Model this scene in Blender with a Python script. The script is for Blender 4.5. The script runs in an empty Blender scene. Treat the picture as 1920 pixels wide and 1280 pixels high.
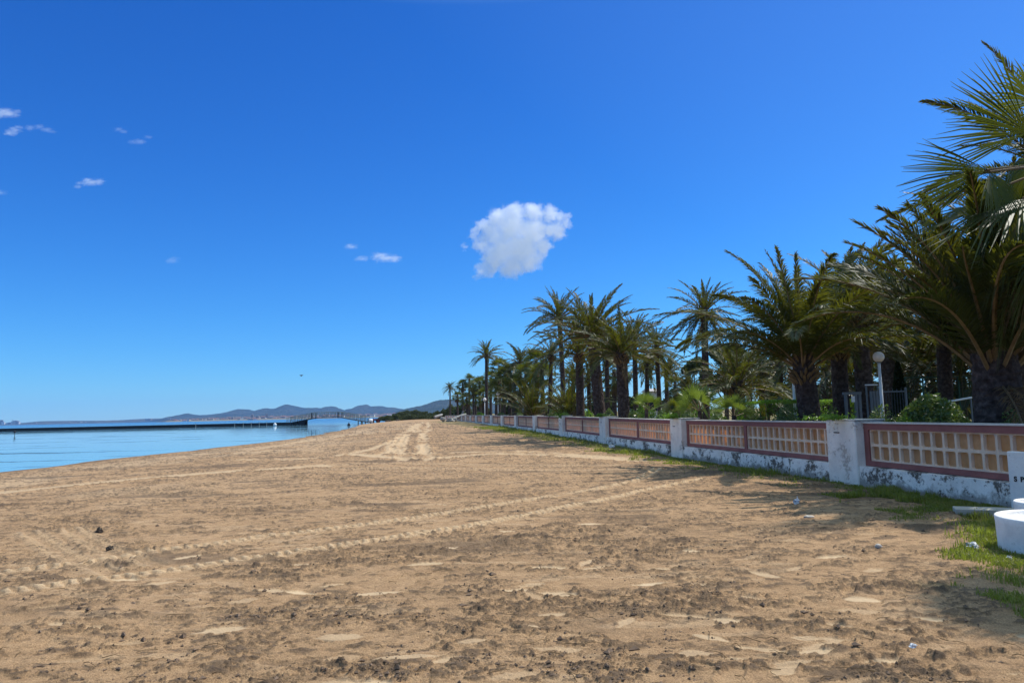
import bpy, math, random
import numpy as np
R = math.radians
random.seed(4)
rng = np.random.default_rng(7)
sc = bpy.context.scene
COL = sc.collection

# ------------------------------------------------------------------ camera
EYE = 1.6
FPX = 1387.0
PITCH, ROLL = R(5.6), R(1.25)
F_ = np.array([0, math.cos(PITCH), math.sin(PITCH)])
R0 = np.array([1.0, 0, 0]); U0 = np.array([0, -math.sin(PITCH), math.cos(PITCH)])
RT = math.cos(ROLL)*R0 - math.sin(ROLL)*U0
UP = math.sin(ROLL)*R0 + math.cos(ROLL)*U0
from mathutils import Matrix, Vector
cam = bpy.data.cameras.new('camera'); camo = bpy.data.objects.new('camera', cam); COL.objects.link(camo)
camo.matrix_world = Matrix(((RT[0], UP[0], -F_[0], 0), (RT[1], UP[1], -F_[1], 0), (RT[2], UP[2], -F_[2], EYE), (0, 0, 0, 1)))
cam.sensor_width = 36; cam.lens = 36*FPX/1920; cam.clip_start = 0.05; cam.clip_end = 40000
sc.camera = camo

def ray(px, py):
    d = F_ + RT*((px-960)/FPX) + UP*((640-py)/FPX)
    return d
def at(px, py, Y):
    d = ray(px, py); k = Y/d[1]
    return np.array([d[0]*k, Y, EYE + d[2]*k])
def gnd(px, py, z=0.0):
    d = ray(px, py); k = (z-EYE)/d[2]
    return np.array([d[0]*k, d[1]*k, z])
def xat(px, Y, py=775):
    return at(px, py, Y)[0]

# ------------------------------------------------------------------ sky, sun, exposure
SUN_AZ, SUN_EL = R(64), R(55)            # azimuth measured from +Y towards +X
w = bpy.data.worlds.new('World'); sc.world = w; w.use_nodes = True
nt = w.node_tree; nt.nodes.clear()
sky = nt.nodes.new('ShaderNodeTexSky'); sky.sky_type = 'NISHITA'; sky.sun_disc = False
sky.sun_elevation = SUN_EL; sky.sun_rotation = SUN_AZ
sky.air_density = 1.0; sky.dust_density = 0.0; sky.ozone_density = 3.0; sky.altitude = 0
sep = nt.nodes.new('ShaderNodeSeparateColor'); cmb = nt.nodes.new('ShaderNodeCombineColor')
def chan(i, power, gain):          # clear dry-air blue: deepen the red and green of the physical sky
    p_ = nt.nodes.new('ShaderNodeMath'); p_.operation = 'POWER'; nt.links.new(sep.outputs[i], p_.inputs[0]); p_.inputs[1].default_value = power
    m_ = nt.nodes.new('ShaderNodeMath'); m_.operation = 'MULTIPLY'; nt.links.new(p_.outputs[0], m_.inputs[0]); m_.inputs[1].default_value = gain
    nt.links.new(m_.outputs[0], cmb.inputs[i])
chan(0, 1.70, .074); chan(1, 1.28, .352); chan(2, 1.0, 1.03)
tcw = nt.nodes.new('ShaderNodeTexCoord'); sxw = nt.nodes.new('ShaderNodeSeparateXYZ'); nt.links.new(tcw.outputs['Generated'], sxw.inputs[0])
mrw = nt.nodes.new('ShaderNodeMapRange'); nt.links.new(sxw.outputs[2], mrw.inputs['Value'])   # added fill: sky above the view brightened to lift shaded surfaces
mrw.inputs['From Min'].default_value = .50; mrw.inputs['From Max'].default_value = .70; mrw.inputs['To Min'].default_value = 0; mrw.inputs['To Max'].default_value = 1.0
dtw = nt.nodes.new('ShaderNodeVectorMath'); dtw.operation = 'DOT_PRODUCT'; nt.links.new(tcw.outputs['Generated'], dtw.inputs[0])
dtw.inputs[1].default_value = (math.sin(SUN_AZ)*math.cos(SUN_EL), math.cos(SUN_AZ)*math.cos(SUN_EL), math.sin(SUN_EL))
mr2 = nt.nodes.new('ShaderNodeMapRange'); nt.links.new(dtw.outputs['Value'], mr2.inputs['Value'])
mr2.inputs['From Min'].default_value = .56; mr2.inputs['From Max'].default_value = 1.0; mr2.inputs['To Min'].default_value = 0; mr2.inputs['To Max'].default_value = .05
mx2 = nt.nodes.new('ShaderNodeMath'); mx2.operation = 'MAXIMUM'; nt.links.new(mrw.outputs[0], mx2.inputs[0]); nt.links.new(mr2.outputs[0], mx2.inputs[1])
mxw = nt.nodes.new('ShaderNodeMix'); mxw.data_type = 'RGBA'; nt.links.new(mx2.outputs[0], mxw.inputs[0])
nt.links.new(cmb.outputs[0], mxw.inputs[6]); brw = nt.nodes.new('ShaderNodeVectorMath'); brw.operation = 'MULTIPLY'; nt.links.new(sky.outputs[0], brw.inputs[0]); brw.inputs[1].default_value = (4.6, 3.8, 2.5)
nt.links.new(brw.outputs[0], mxw.inputs[7])
bg = nt.nodes.new('ShaderNodeBackground'); bg.inputs['Strength'].default_value = 0.13
out = nt.nodes.new('ShaderNodeOutputWorld')
nt.links.new(sky.outputs[0], sep.inputs[0]); nt.links.new(mxw.outputs[2], bg.inputs['Color'])
nt.links.new(bg.outputs[0], out.inputs['Surface'])
sl = bpy.data.lights.new('sun', 'SUN'); sl.energy = 4.6; sl.angle = R(0.5); sl.color = (1.0, 0.95, 0.87)
so = bpy.data.objects.new('sun', sl); COL.objects.link(so)
sd = Vector((math.sin(SUN_AZ)*math.cos(SUN_EL), math.cos(SUN_AZ)*math.cos(SUN_EL), math.sin(SUN_EL)))
so.rotation_euler = sd.to_track_quat('Z', 'Y').to_euler(); so.location = (20, 20, 60)
vs = sc.view_settings; vs.view_transform = 'Standard'; vs.look = 'None'; vs.gamma = 1; vs.use_curve_mapping = False
vs.exposure = 0.15
cy = sc.cycles
cy.max_bounces = 20; cy.diffuse_bounces = 3; cy.glossy_bounces = 3; cy.transmission_bounces = 4
cy.transparent_max_bounces = 12; cy.volume_bounces = 20
cy.volume_step_rate = .22; cy.volume_max_steps = 512
cy.use_denoising = True
cy.sample_clamp_indirect = 8

# ------------------------------------------------------------------ helpers
def tag(o, label=None, cat=None, group=None, kind=None):
    if label: o['label'] = label
    if cat: o['category'] = cat
    if group: o['group'] = group
    if kind: o['kind'] = kind
    return o
def empty(name, loc, label=None, cat=None, group=None, rz=0):
    o = bpy.data.objects.new(name, None); COL.objects.link(o)
    o.location = [float(v) for v in loc]; o.rotation_euler = (0, 0, rz); o.empty_display_size = .2
    return tag(o, label, cat, group)
def make_mesh(name, V, F, mats, smooth=False, mi=None):
    me = bpy.data.meshes.new(name)
    V = np.asarray(V, dtype=np.float32)
    if isinstance(F, np.ndarray):
        k = F.shape[1]
        me.vertices.add(len(V)); me.vertices.foreach_set('co', V.ravel())
        me.loops.add(F.size); me.loops.foreach_set('vertex_index', F.astype(np.int32).ravel())
        me.polygons.add(len(F)); me.polygons.foreach_set('loop_start', np.arange(0, F.size, k, dtype=np.int32))
        me.polygons.foreach_set('loop_total', np.full(len(F), k, dtype=np.int32))
    else:
        me.from_pydata(V.tolist(), [], F)
    if not isinstance(mats, (list, tuple)): mats = [mats]
    for m in mats: me.materials.append(m)
    n = len(me.polygons)
    if mi is not None: me.polygons.foreach_set('material_index', np.asarray(mi, dtype=np.int32))
    me.polygons.foreach_set('use_smooth', np.full(n, smooth))
    me.update(calc_edges=True)
    return me
def link(name, me, parent=None, loc=None):
    o = bpy.data.objects.new(name, me); COL.objects.link(o)
    if parent is not None: o.parent = parent
    if loc is not None: o.location = [float(v) for v in loc]
    return o
class MB:
    def __init__(s): s.v = []; s.f = []; s.n = 0; s.m = []; s.sm = []
    def add(s, V, F, m=0):
        V = np.asarray(V, float).reshape(-1, 3)
        s.v.append(V); s.f += [tuple(int(i)+s.n for i in f) for f in F]; s.m += [m]*len(F); s.n += len(V)
    def box(s, c, d, rz=0, m=0, bev=0, taper=1.0, rx=0, ry=0):
        hx, hy, hz = d[0]/2, d[1]/2, d[2]/2
        if bev <= 0:
            V = np.array([(x*hx*(taper if z > 0 else 1), y*hy*(taper if z > 0 else 1), z*hz) for z in (-1, 1) for y in (-1, 1) for x in (-1, 1)])
            F = [(0, 2, 3, 1), (4, 5, 7, 6), (0, 1, 5, 4), (2, 6, 7, 3), (0, 4, 6, 2), (1, 3, 7, 5)]
        else:
            b = min(bev, hx*.9, hy*.9, hz*.9)
            V = []; 
            for sx in (-1, 1):
                for sy in (-1, 1):
                    for sz in (-1, 1):
                        V += [(sx*(hx-b), sy*(hy-b), sz*hz), (sx*(hx-b), sy*hy, sz*(hz-b)), (sx*hx, sy*(hy-b), sz*(hz-b))]
            V = np.array(V)
            idx = lambda sx, sy, sz, k: ((sx > 0)*4+(sy > 0)*2+(sz > 0))*3+k
            F = []
            for sg in (-1, 1):
                F.append(tuple(idx(a, b_, sg, 0) for a, b_ in ((-1, -1), (1, -1), (1, 1), (-1, 1))))
                F.append(tuple(idx(a, sg, b_, 1) for a, b_ in ((-1, -1), (1, -1), (1, 1), (-1, 1))))
                F.append(tuple(idx(sg, a, b_, 2) for a, b_ in ((-1, -1), (1, -1), (1, 1), (-1, 1))))
            for a in (-1, 1):
                for b_ in (-1, 1):
                    F.append((idx(-1, a, b_, 0), idx(1, a, b_, 0), idx(1, a, b_, 1), idx(-1, a, b_, 1)))
                    F.append((idx(a, -1, b_, 0), idx(a, 1, b_, 0), idx(a, 1, b_, 2), idx(a, -1, b_, 2)))
                    F.append((idx(a, b_, -1, 1), idx(a, b_, 1, 1), idx(a, b_, 1, 2), idx(a, b_, -1, 2)))
                    for c_ in (-1, 1):
                        F.append((idx(a, b_, c_, 0), idx(a, b_, c_, 1), idx(a, b_, c_, 2)))
        M = Matrix.Rotation(rz, 3, 'Z') @ Matrix.Rotation(ry, 3, 'Y') @ Matrix.Rotation(rx, 3, 'X')
        V = V @ np.array(M).T + np.array(c, float)
        s.add(V, F, m)
    def tube(s, pts, rad, seg=8, m=0, caps=True):
        pts = np.asarray(pts, float); n = len(pts)
        rad = np.full(n, rad) if np.isscalar(rad) else np.asarray(rad)
        T = np.gradient(pts, axis=0); T /= np.linalg.norm(T, axis=1)[:, None]+1e-9
        ref = np.array([0, 0, 1.0]) if abs(T[0][2]) < .9 else np.array([1.0, 0, 0])
        V = []
        for i in range(n):
            a = np.cross(T[i], ref); a /= np.linalg.norm(a)+1e-9; b = np.cross(T[i], a)
            th = np.arange(seg)*2*math.pi/seg
            V.append(pts[i]+rad[i]*(np.cos(th)[:, None]*a+np.sin(th)[:, None]*b))
        F = []
        for i in range(n-1):
            for j in range(seg):
                k = (j+1) % seg
                F.append((i*seg+j, i*seg+k, (i+1)*seg+k, (i+1)*seg+j))
        if caps: F += [tuple(range(seg))[::-1], tuple((n-1)*seg+j for j in range(seg))]
        s.add(np.concatenate(V), F, m)
    def lathe(s, prof, c=(0, 0, 0), seg=32, m=0):
        V = []; F = []
        for r, z in prof:
            for j in range(seg):
                t = 2*math.pi*j/seg; V.append((c[0]+r*math.cos(t), c[1]+r*math.sin(t), c[2]+z))
        for i in range(len(prof)-1):
            for j in range(seg):
                k = (j+1) % seg
                F.append((i*seg+j, i*seg+k, (i+1)*seg+k, (i+1)*seg+j))
        s.add(V, F, m)
    def build(s, name, mats, parent=None, smooth=False, loc=None):
        me = make_mesh(name, np.concatenate(s.v), s.f, mats, smooth, s.m)
        return link(name, me, parent, loc)

# value noise -------------------------------------------------------
def _h(ix, iy, seed):
    n = (ix.astype(np.int64)*374761393 + iy.astype(np.int64)*668265263 + seed*1274126177) & 0xffffffff
    n = ((n ^ (n >> 13))*1274126177) & 0xffffffff
    n = n ^ (n >> 16)
    return (n & 0xffff)/65535.0
def vnoise(x, y, seed=0):
    ix = np.floor(x); iy = np.floor(y); fx = x-ix; fy = y-iy
    ix = ix.astype(np.int64); iy = iy.astype(np.int64)
    u = fx*fx*fx*(fx*(fx*6-15)+10); v = fy*fy*fy*(fy*(fy*6-15)+10)
    a = _h(ix, iy, seed); b = _h(ix+1, iy, seed); c = _h(ix, iy+1, seed); d = _h(ix+1, iy+1, seed)
    return (a*(1-u)+b*u)*(1-v)+(c*(1-u)+d*u)*v
def fbm(x, y, oct=4, seed=0, gain=.5):
    s = 0; a = 1; t = 0
    for k in range(oct):
        c, sn = math.cos(.6*k+.3), math.sin(.6*k+.3)
        s = s+a*vnoise((x*c-y*sn)*2**k+17.3*k, (x*sn+y*c)*2**k-9.1*k, seed+k*13); t += a; a *= gain
    return s/t
def sstep(a, b, x):
    t = np.clip((x-a)/(b-a), 0, 1); return t*t*(3-2*t)

# ------------------------------------------------------------------ node materials
class NM:
    def __init__(s, name):
        s.m = bpy.data.materials.new(name); s.m.use_nodes = True
        s.t = s.m.node_tree; s.t.nodes.clear()
        s.out = s.t.nodes.new('ShaderNodeOutputMaterial')
        s.tc = None
    def n(s, typ, **kw):
        nd = s.t.nodes.new(typ)
        for k, v in kw.items():
            if k in nd.inputs: s.set(nd.inputs[k], v)
            else: setattr(nd, k, v)
        return nd
    def set(s, inp, v):
        if isinstance(v, bpy.types.NodeSocket): s.t.links.new(v, inp)
        elif isinstance(v, bpy.types.Node): s.t.links.new(v.outputs[0], inp)
        else: inp.default_value = v
    def coord(s, kind='Object'):
        if s.tc is None: s.tc = s.t.nodes.new('ShaderNodeTexCoord')
        return s.tc.outputs[kind]
    def pos(s):
        return s.n('ShaderNodeNewGeometry').outputs['Position']
    def noise(s, scale, detail=4, rough=.55, vec=None, dist=0):
        nd = s.n('ShaderNodeTexNoise'); nd.inputs['Scale'].default_value = scale
        nd.inputs['Detail'].default_value = detail; nd.inputs['Roughness'].default_value = rough
        nd.inputs['Distortion'].default_value = dist
        s.t.links.new(vec if vec is not None else s.pos(), nd.inputs['Vector']); return nd.outputs['Fac']
    def ramp(s, fac, stops):
        nd = s.n('ShaderNodeValToRGB'); el = nd.color_ramp.elements
        while len(el) < len(stops): el.new(.5)
        for e, (p, c) in zip(el, stops):
            e.position = p; e.color = (c, c, c, 1) if np.isscalar(c) else (*c, 1)
        s.set(nd.inputs[0], fac); return nd.outputs[0]
    def mix(s, a, b, fac, mode='MIX'):
        nd = s.n('ShaderNodeMix', data_type='RGBA', blend_type=mode)
        s.set(nd.inputs[0], fac)
        for i, v in ((6, a), (7, b)):
            if isinstance(v, tuple) and len(v) == 3: v = (*v, 1)
            s.set(nd.inputs[i], v)
        return nd.outputs[2]
    def math(s, op, a, b=0.0):
        nd = s.n('ShaderNodeMath', operation=op); s.set(nd.inputs[0], a); s.set(nd.inputs[1], b); return nd.outputs[0]
    def bump(s, h, dist=.01, strength=1.0, normal=None):
        nd = s.n('ShaderNodeBump'); nd.inputs['Distance'].default_value = dist; nd.inputs['Strength'].default_value = strength
        s.set(nd.inputs['Height'], h)
        if normal is not None: s.set(nd.inputs['Normal'], normal)
        return nd.outputs[0]
    def pbr(s, color, rough=.8, normal=None, spec=.5, metal=0, **kw):
        p = s.n('ShaderNodeBsdfPrincipled')
        if isinstance(color, tuple) and len(color) == 3: color = (*color, 1)
        s.set(p.inputs['Base Color'], color); s.set(p.inputs['Roughness'], rough)
        s.set(p.inputs['Specular IOR Level'], spec); s.set(p.inputs['Metallic'], metal)
        if normal is not None: s.set(p.inputs['Normal'], normal)
        for k, v in kw.items(): s.set(p.inputs[k], v)
        return p
    def done(s, sh):
        s.t.links.new(sh.outputs[0], s.out.inputs[0]); return s.m

def simple(name, c, rough=.8, var=.25, scale=6, bumpd=.003, spec=.4, metal=0):
    m = NM(name); nz = m.noise(scale, 5, .6)
    lo = tuple(v*(1-var) for v in c); hi = tuple(min(1, v*(1+var)) for v in c)
    col = m.ramp(nz, [(.3, lo), (.7, hi)])
    b = m.bump(m.noise(scale*8, 3), bumpd) if bumpd else None
    return m.done(m.pbr(col, rough, b, spec, metal))

def leaf_mat(name, c1, c2, trans=(.25, .30, .03), tfac=.3, rough=.38, spec=.5, scale=1.5):
    m = NM(name)
    oi = m.n('ShaderNodeObjectInfo').outputs['Random']
    nz = m.noise(scale, 3, .6)
    nz2 = m.noise(scale*9, 2, .6)
    f = m.math('ADD', m.math('MULTIPLY', nz, .6), m.math('MULTIPLY', nz2, .4))
    col = m.ramp(f, [(.36, c1), (.62, c2)])
    col = m.mix(col, tuple(v*1.5 for v in c2), m.math('MULTIPLY', oi, .25))
    p = m.pbr(col, rough, None, spec)
    t = m.n('ShaderNodeBsdfTranslucent'); t.inputs[0].default_value = (*trans, 1)
    mx = m.n('ShaderNodeMixShader'); mx.inputs[0].default_value = tfac
    m.t.links.new(p.outputs[0], mx.inputs[1]); m.t.links.new(t.outputs[0], mx.inputs[2])
    return m.done(mx)

M_LEAF = leaf_mat('date_palm_leaf', (.018, .027, .009), (.066, .078, .018), (.17, .17, .012), .30, .48, .28)
M_LEAFB = leaf_mat('far_palm_leaf', (.015, .024, .010), (.052, .064, .020), (.14, .14, .015), .28, .42, .35)
M_FAN = leaf_mat('fan_palm_leaf', (.022, .038, .010), (.068, .088, .016), (.18, .20, .010), .32, .50, .3)
M_FANY = leaf_mat('young_fan_leaf', (.045, .08, .014), (.11, .15, .028), (.22, .30, .03), .35, .35)
M_SHRUB = leaf_mat('shrub_leaf', (.04, .07, .018), (.19, .25, .07), (.16, .24, .03), .25, .33, .5, 5)
M_HEDGE = leaf_mat('hedge_leaf', (.05, .11, .015), (.13, .23, .03), (.25, .42, .03), .4, .4, .4, 5)
M_TREE = leaf_mat('broad_tree_leaf', (.028, .045, .018), (.085, .11, .042), (.10, .14, .02), .25, .45, .4, 1.2)
M_DARK = leaf_mat('conifer_leaf', (.010, .018, .008), (.024, .038, .014), (.04, .06, .01), .15, .6, .2, 2)
M_STEM = simple('frond_stem', (.19, .12, .05), .55, .35, 5, 0)
M_DEAD = leaf_mat('dead_frond', (.07, .045, .022), (.19, .125, .06), (.25, .15, .05), .25, .7, .2, 4)
M_GRASS = leaf_mat('grass_blade', (.055, .085, .015), (.24, .20, .06), (.30, .38, .03), .4, .5, .3, 1.8)
M_SCRUB = leaf_mat('scrub_leaf', (.03, .045, .02), (.075, .085, .035), (.12, .14, .03), .2, .6, .2, .4)

def trunk_mat():
    m = NM('palm_trunk'); c = m.ramp(m.noise(9, 6, .65), [(.3, (.022, .015, .012)), (.52, (.075, .052, .042)), (.75, (.16, .125, .11))])
    b = m.bump(m.noise(40, 5, .7), .02)
    return m.done(m.pbr(c, .95, b, .2))
M_TRUNK = trunk_mat()
M_BARK = simple('bark', (.09, .07, .05), .95, .5, 8, .02)
M_GREYWOOD = simple('weathered_palm_trunk', (.30, .28, .25), .95, .4, 6, .02)
M_GREYMETAL = simple('grey_painted_steel', (.15, .16, .17), .5, .15, 6, 0)
M_DARKMETAL = simple('dark_steel', (.035, .038, .04), .5, .2, 6, 0)
M_WHITE = simple('white_paint', (.72, .72, .70), .5, .08, 4, .001)
M_GLOBE = simple('opal_globe', (.78, .70, .64), .35, .03, 3, 0)
M_PAPER = simple('white_notice', (.8, .76, .74), .6, .04, 10, 0)
M_RED = simple('dark_red_paint', (.16, .015, .012), .5, .3, 3, 0)
M_TYRE = simple('rubber', (.018, .018, .018), .85, .3, 10, 0)

# ------------------------------------------------------------------ ground height
GY = [-50, 25, 35, 45, 60, 75, 92, 112, 200, 400, 2000, 9000]
GZ = [0, 0, .12, .22, .30, .37, .47, .54, .62, .75, 3, 10]
SHY = [-400, -20, 15, 31, 44, 66, 82, 100, 131, 193, 260, 300, 420, 700, 1500, 4150, 4300, 5000, 9000]
SHX = [-16, -18.5, -21, -21.6, -21.9, -21.4, -22.5, -25, -29, -40, -46, -50, -68, -110, -232, -640, -1990, -2350, -4300]
WATER = -.36
def shore_s(x, y):
    return x - np.interp(y, SHY, SHX) + (fbm(x*0+y*.25, y*.11, 3, 5)-.5)*1.4*np.clip(y/60, .3, 2)
def base_z(x, y):
    s = shore_s(x, y); b = np.interp(y, GY, GZ)
    t = np.clip(s/16.0, -3, 1)
    z = np.where(t > 0, WATER+(b-WATER)*(1-(1-np.clip(t, 0, 1))**2), WATER+t*1.2)
    return z
def behind(px, Y, clear):
    if px < 835 or px > 1990: return Y
    while True:
        p = at(px, 775, Y)
        if wall_perp(p[0], p[1]) < -clear or Y > 230: return Y
        Y += .25
def gz(x, y):
    return float(base_z(np.array([float(x)]), np.array([float(y)]))[0])

# wall line
W0 = np.array([6.9, 15.1]); WD = np.array([-.139, 1.0]); SPAN = float(np.linalg.norm(WD*9.68)); WD = WD/np.linalg.norm(WD)
WN = np.array([WD[1], -WD[0]])        # away from the beach (to the right)
def wall_perp(x, y):                   # distance on the beach side
    return -((x-W0[0])*WN[0]+(y-W0[1])*WN[1])
def grass_w(y):
    return np.interp(y, [0, 6, 7, 8.2, 9.7, 11, 13.8, 16.6, 20, 28, 45, 70, 110, 160], [4.2, 3.9, 3.4, 2.6, 1.5, .8, .6, .4, .7, .9, 1.7, 2.4, 4.5, 6])

TRK = [  # tyre tracks: (width, strength, pixels)
 (.22, 1.0, [(-150, 1130), (30, 1107), (175, 1087), (300, 1072), (375, 1060), (500, 1042), (625, 1025), (750, 1005), (875, 987), (960, 972), (1035, 955), (1110, 942), (1185, 925), (1260, 910), (1312, 900)]),
 (.24, .9, [(-150, 1095), (20, 1068), (170, 1055), (280, 1035), (380, 1025), (500, 1005), (600, 995), (750, 975), (850, 960), (960, 942), (1060, 925), (1160, 910), (1200, 900), (1228, 880)]),
 (.5, .45, [(600, 873), (700, 868), (850, 870), (1000, 873), (1140, 872)]),
 (.5, .45, [(620, 880), (720, 877), (860, 878), (1000, 882), (1140, 880)]),
 (.30, .5, [(60, 1000), (120, 1040), (180, 1062)]), (.30, .5, [(140, 995), (200, 1035), (260, 1050)]),
]
PAL = [  # pale wheel ruts far along the beach
 (.45, [(745, 850), (758, 832), (772, 815), (783, 803), (792, 796), (796, 790)]),
 (.45, [(728, 852), (742, 835), (760, 818), (775, 805), (786, 797)]),
 (.5, [(782, 852), (790, 835), (797, 820), (801, 808), (803, 798), (800, 790)]),
 (.5, [(715, 853), (728, 838), (746, 822), (765, 808), (780, 798)]),
 (.9, [(700, 856), (800, 850), (950, 851), (1100, 860), (1150, 862)]),
 (.9, [(790, 841), (900, 838), (1020, 838), (1130, 845)]),
 (1.3, [(-100, 925), (0, 915), (150, 903), (280, 893), (400, 885), (470, 881)]),
 (.7, [(450, 838), (540, 826), (600, 818), (680, 812), (740, 808)]),
 (.5, [(480, 862), (600, 850), (690, 838), (740, 826), (770, 815)]),
 (.4, [(770, 800), (790, 812), (800, 830), (806, 850)]),
]
def poly_uv(x, y, P):
    best = np.full(x.shape, 1e9); U = np.zeros_like(best); Vv = np.zeros_like(best); acc = 0.
    for a, b in zip(P[:-1], P[1:]):
        d = b-a; L = np.linalg.norm(d); d = d/L
        rx, ry = x-a[0], y-a[1]
        t = np.clip(rx*d[0]+ry*d[1], 0, L); cx = rx-t*d[0]; cyy = ry-t*d[1]
        dist = np.hypot(cx, cyy); m = dist < best
        best = np.where(m, dist, best); U = np.where(m, acc+t, U); Vv = np.where(m, rx*d[1]-ry*d[0], Vv)
        acc += L
    return best, U, Vv

def smooth_poly(P):
    P = np.array(P)
    for _ in range(2):
        Q = [P[0]]
        for a, b in zip(P[:-1], P[1:]): Q += [a*.75+b*.25, a*.25+b*.75]
        Q.append(P[-1]); P = np.array(Q)
    return P

def beach_mesh():
    A = R(43)
    th = np.concatenate([np.linspace(-A, A, 1250), np.linspace(A, 2*math.pi-A, 90)[1:-1]])
    inv = np.concatenate([[1/.8, 1/1.6, 1/2.4, 1/3.0, 1/3.4], np.linspace(1/3.7, 1/60., 760), 1/np.geomspace(61, 14000, 130)])
    r = 1/inv
    RR, TH = np.meshgrid(r, th, indexing='ij')
    X = RR*np.sin(TH); Y = RR*np.cos(TH)
    Z = base_z(X, Y)
    near = RR < 140
    s = shore_s(X, Y); on = sstep(0, 3, s)
    H = np.zeros_like(Z); dark = np.zeros_like(Z); light = np.zeros_like(Z); grass = np.zeros_like(Z)
    x = X[near]; y = Y[near]; rr = RR[near]
    onn = on[near]
    big = fbm(x/5, y/5, 3, 1)-.5
    mid = fbm(x/.9, y/.9, 4, 2)-.5
    sm = fbm(x/.16, y/.16, 4, 3)-.5
    tiny = fbm(x/.04, y/.04, 2, 8)-.5
    clump = fbm(x/1.3+3, y/.9, 3, 4)
    cm = sstep(.50, .72, clump)
    cell = fbm(x/.10, y/.07, 4, 9, .6)
    clod = sstep(.54, .68, cell)*cm
    cell2 = fbm(x/.3+8, y/.16, 3, 19)
    clod2 = sstep(.66, .80, cell2)
    fade = np.clip(20/rr, .35, 1)
    fine = fbm(x/.07, y/.055, 4, 7, .6)-.5
    h = big*.07 + mid*.034 + sm*.026*(.6+cm) + fine*.020*(.6+1.2*cm) + tiny*.006 + clod*(.008+.030*(fine+.3)) + clod2*.018*(.6+fine)
    h = h + np.clip((rr-20)/60, 0, 1)*(fbm(x/2.2, y/1.2, 3, 31)-.5)*.10
    dk = np.clip(clod*.75+clod2*.8, 0, 1)
    spot = sstep(.60, .72, fbm(x/.075+5, y/.05, 3, 91, .6))*sstep(.35, .65, fbm(x/.8, y/.6, 3, 92))
    spot2 = sstep(.53, .66, fbm(x/.16+2, y/.10, 4, 191, .65))*sstep(.38, .62, fbm(x/2.0, y/1.2, 3, 192))
    cl2 = sstep(.50, .62, fbm(x/.55+9, y/.30, 3, 301, .6))
    crumb = sstep(.52, .62, fbm(x/.055, y/.040, 3, 302, .6))*cl2
    h = h+cl2*.006+crumb*.014
    dk = np.maximum(dk, np.maximum(crumb*.85, cl2*.12))
    dk = np.maximum(dk, np.maximum(spot*.8, spot2*.5)); h = h-spot*.006-spot2*.010
    dk = np.maximum(dk, sstep(.58, .74, fbm(x/3.0, y/1.0, 5, 23, .65))*np.clip(rr/14, .25, .8))
    lt = sstep(.66, .76, fbm(x/.5+40, y/.16, 2, 61))*.2*(1-cm)*np.clip(12/rr, .2, 1)
    gw = grass_w(y); wp = wall_perp(x, y)
    gn = fbm(x/.7, y/.7, 3, 77)
    g = sstep(0.45, -.35, wp-gw+(gn-.5)*2.6)*sstep(-.6, 0, wp)*np.interp(y, [9, 16], [1, .75])
    # sand lip along the turf
    lip = np.exp(-((wp-gw-.35)/.22)**2)*sstep(6.5, 8.5, y)*sstep(13, 10.5, y)
    h = h+lip*.05
    # damp shore edge
    ss = s[near]
    dk = np.maximum(dk, sstep(2.6, .4, ss)*.55); dk = np.maximum(dk, sstep(.38, .5, fbm(x/.5, y/1.5, 3, 66))*np.exp(-((ss-.7)/.45)**2))
    sh = sstep(2, 6, ss)*sstep(16, 9, ss)
    lt = np.maximum(lt, sh*.35*sstep(.45, .6, fbm(x/3, y/6, 3, 50)))
    for wd, st, pp in TRK:
        P = smooth_poly([gnd(a, b, 0)[:2] for a, b in pp])
        d, U, Vv = poly_uv(x, y, P)
        m = d < wd*1.6
        wig = (fbm(U/1.1, U*0+3, 2, 9)-.5)*.05
        dd = np.abs(Vv+wig)/(wd/2)
        inside = sstep(1.08, .85, dd)
        # soft sand pushed up by the lugs: scalloped chevron blocks
        ph = U/.135 + np.abs(Vv)/wd*.9 + (fbm(U/.4, Vv/.2, 2, 12)-.5)*.9
        lug = sstep(.15, .75, .5+.5*np.sin(ph*2*math.pi))*sstep(.15, .5, dd)
        rim = np.exp(-((dd-1.15)/.28)**2)
        hh = inside*(-.030+.042*lug)+rim*.020*(.6+.8*fbm(U/.1, Vv/.1, 2, 44))
        brk = st*sstep(.02, .22, fbm(U/1.7, Vv*0+wd*9, 2, 15))
        h = np.where(m, h*(1-.6*inside*brk)+hh*brk, h)
        dk = np.where(m, dk*(1-inside*brk*.9), dk)
        lt = np.where(m, np.maximum(lt, (inside*(.25+.5*lug)+rim*.4)*brk*.9), lt)
    for wd, pp in PAL:
        P = smooth_poly([gnd(a, b, .0 if b > 850 else .25)[:2] for a, b in pp])
        d, U, Vv = poly_uv(x, y, P)
        dd = np.abs(Vv+(fbm(U/3, U*0+7, 2, 3)-.5)*.8)/(wd/2)
        ok_ = (d < wd*2)*1.0
        ins = ok_*sstep(1.3, .5, dd)*sstep(.3, .5, fbm(x/.9, y/2.5, 3, 88)+.08)
        h = h-ins*.02+ok_*np.exp(-((dd-1.5)/.3)**2)*.03
        lt = np.maximum(lt, ins*.62); dk = dk*(1-ins*.85)
    # footprints and scuffs
    g = np.maximum(g, sstep(-.15, -.45, wp))
    H[near] = h; dark[near] = dk; light[near] = lt; grass[near] = g
    grass[~near] = sstep(222, 240, Y[~near]); grass[wall_perp(X, Y) < -.4] = 1.0
    fr = np.random.default_rng(21)
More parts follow.
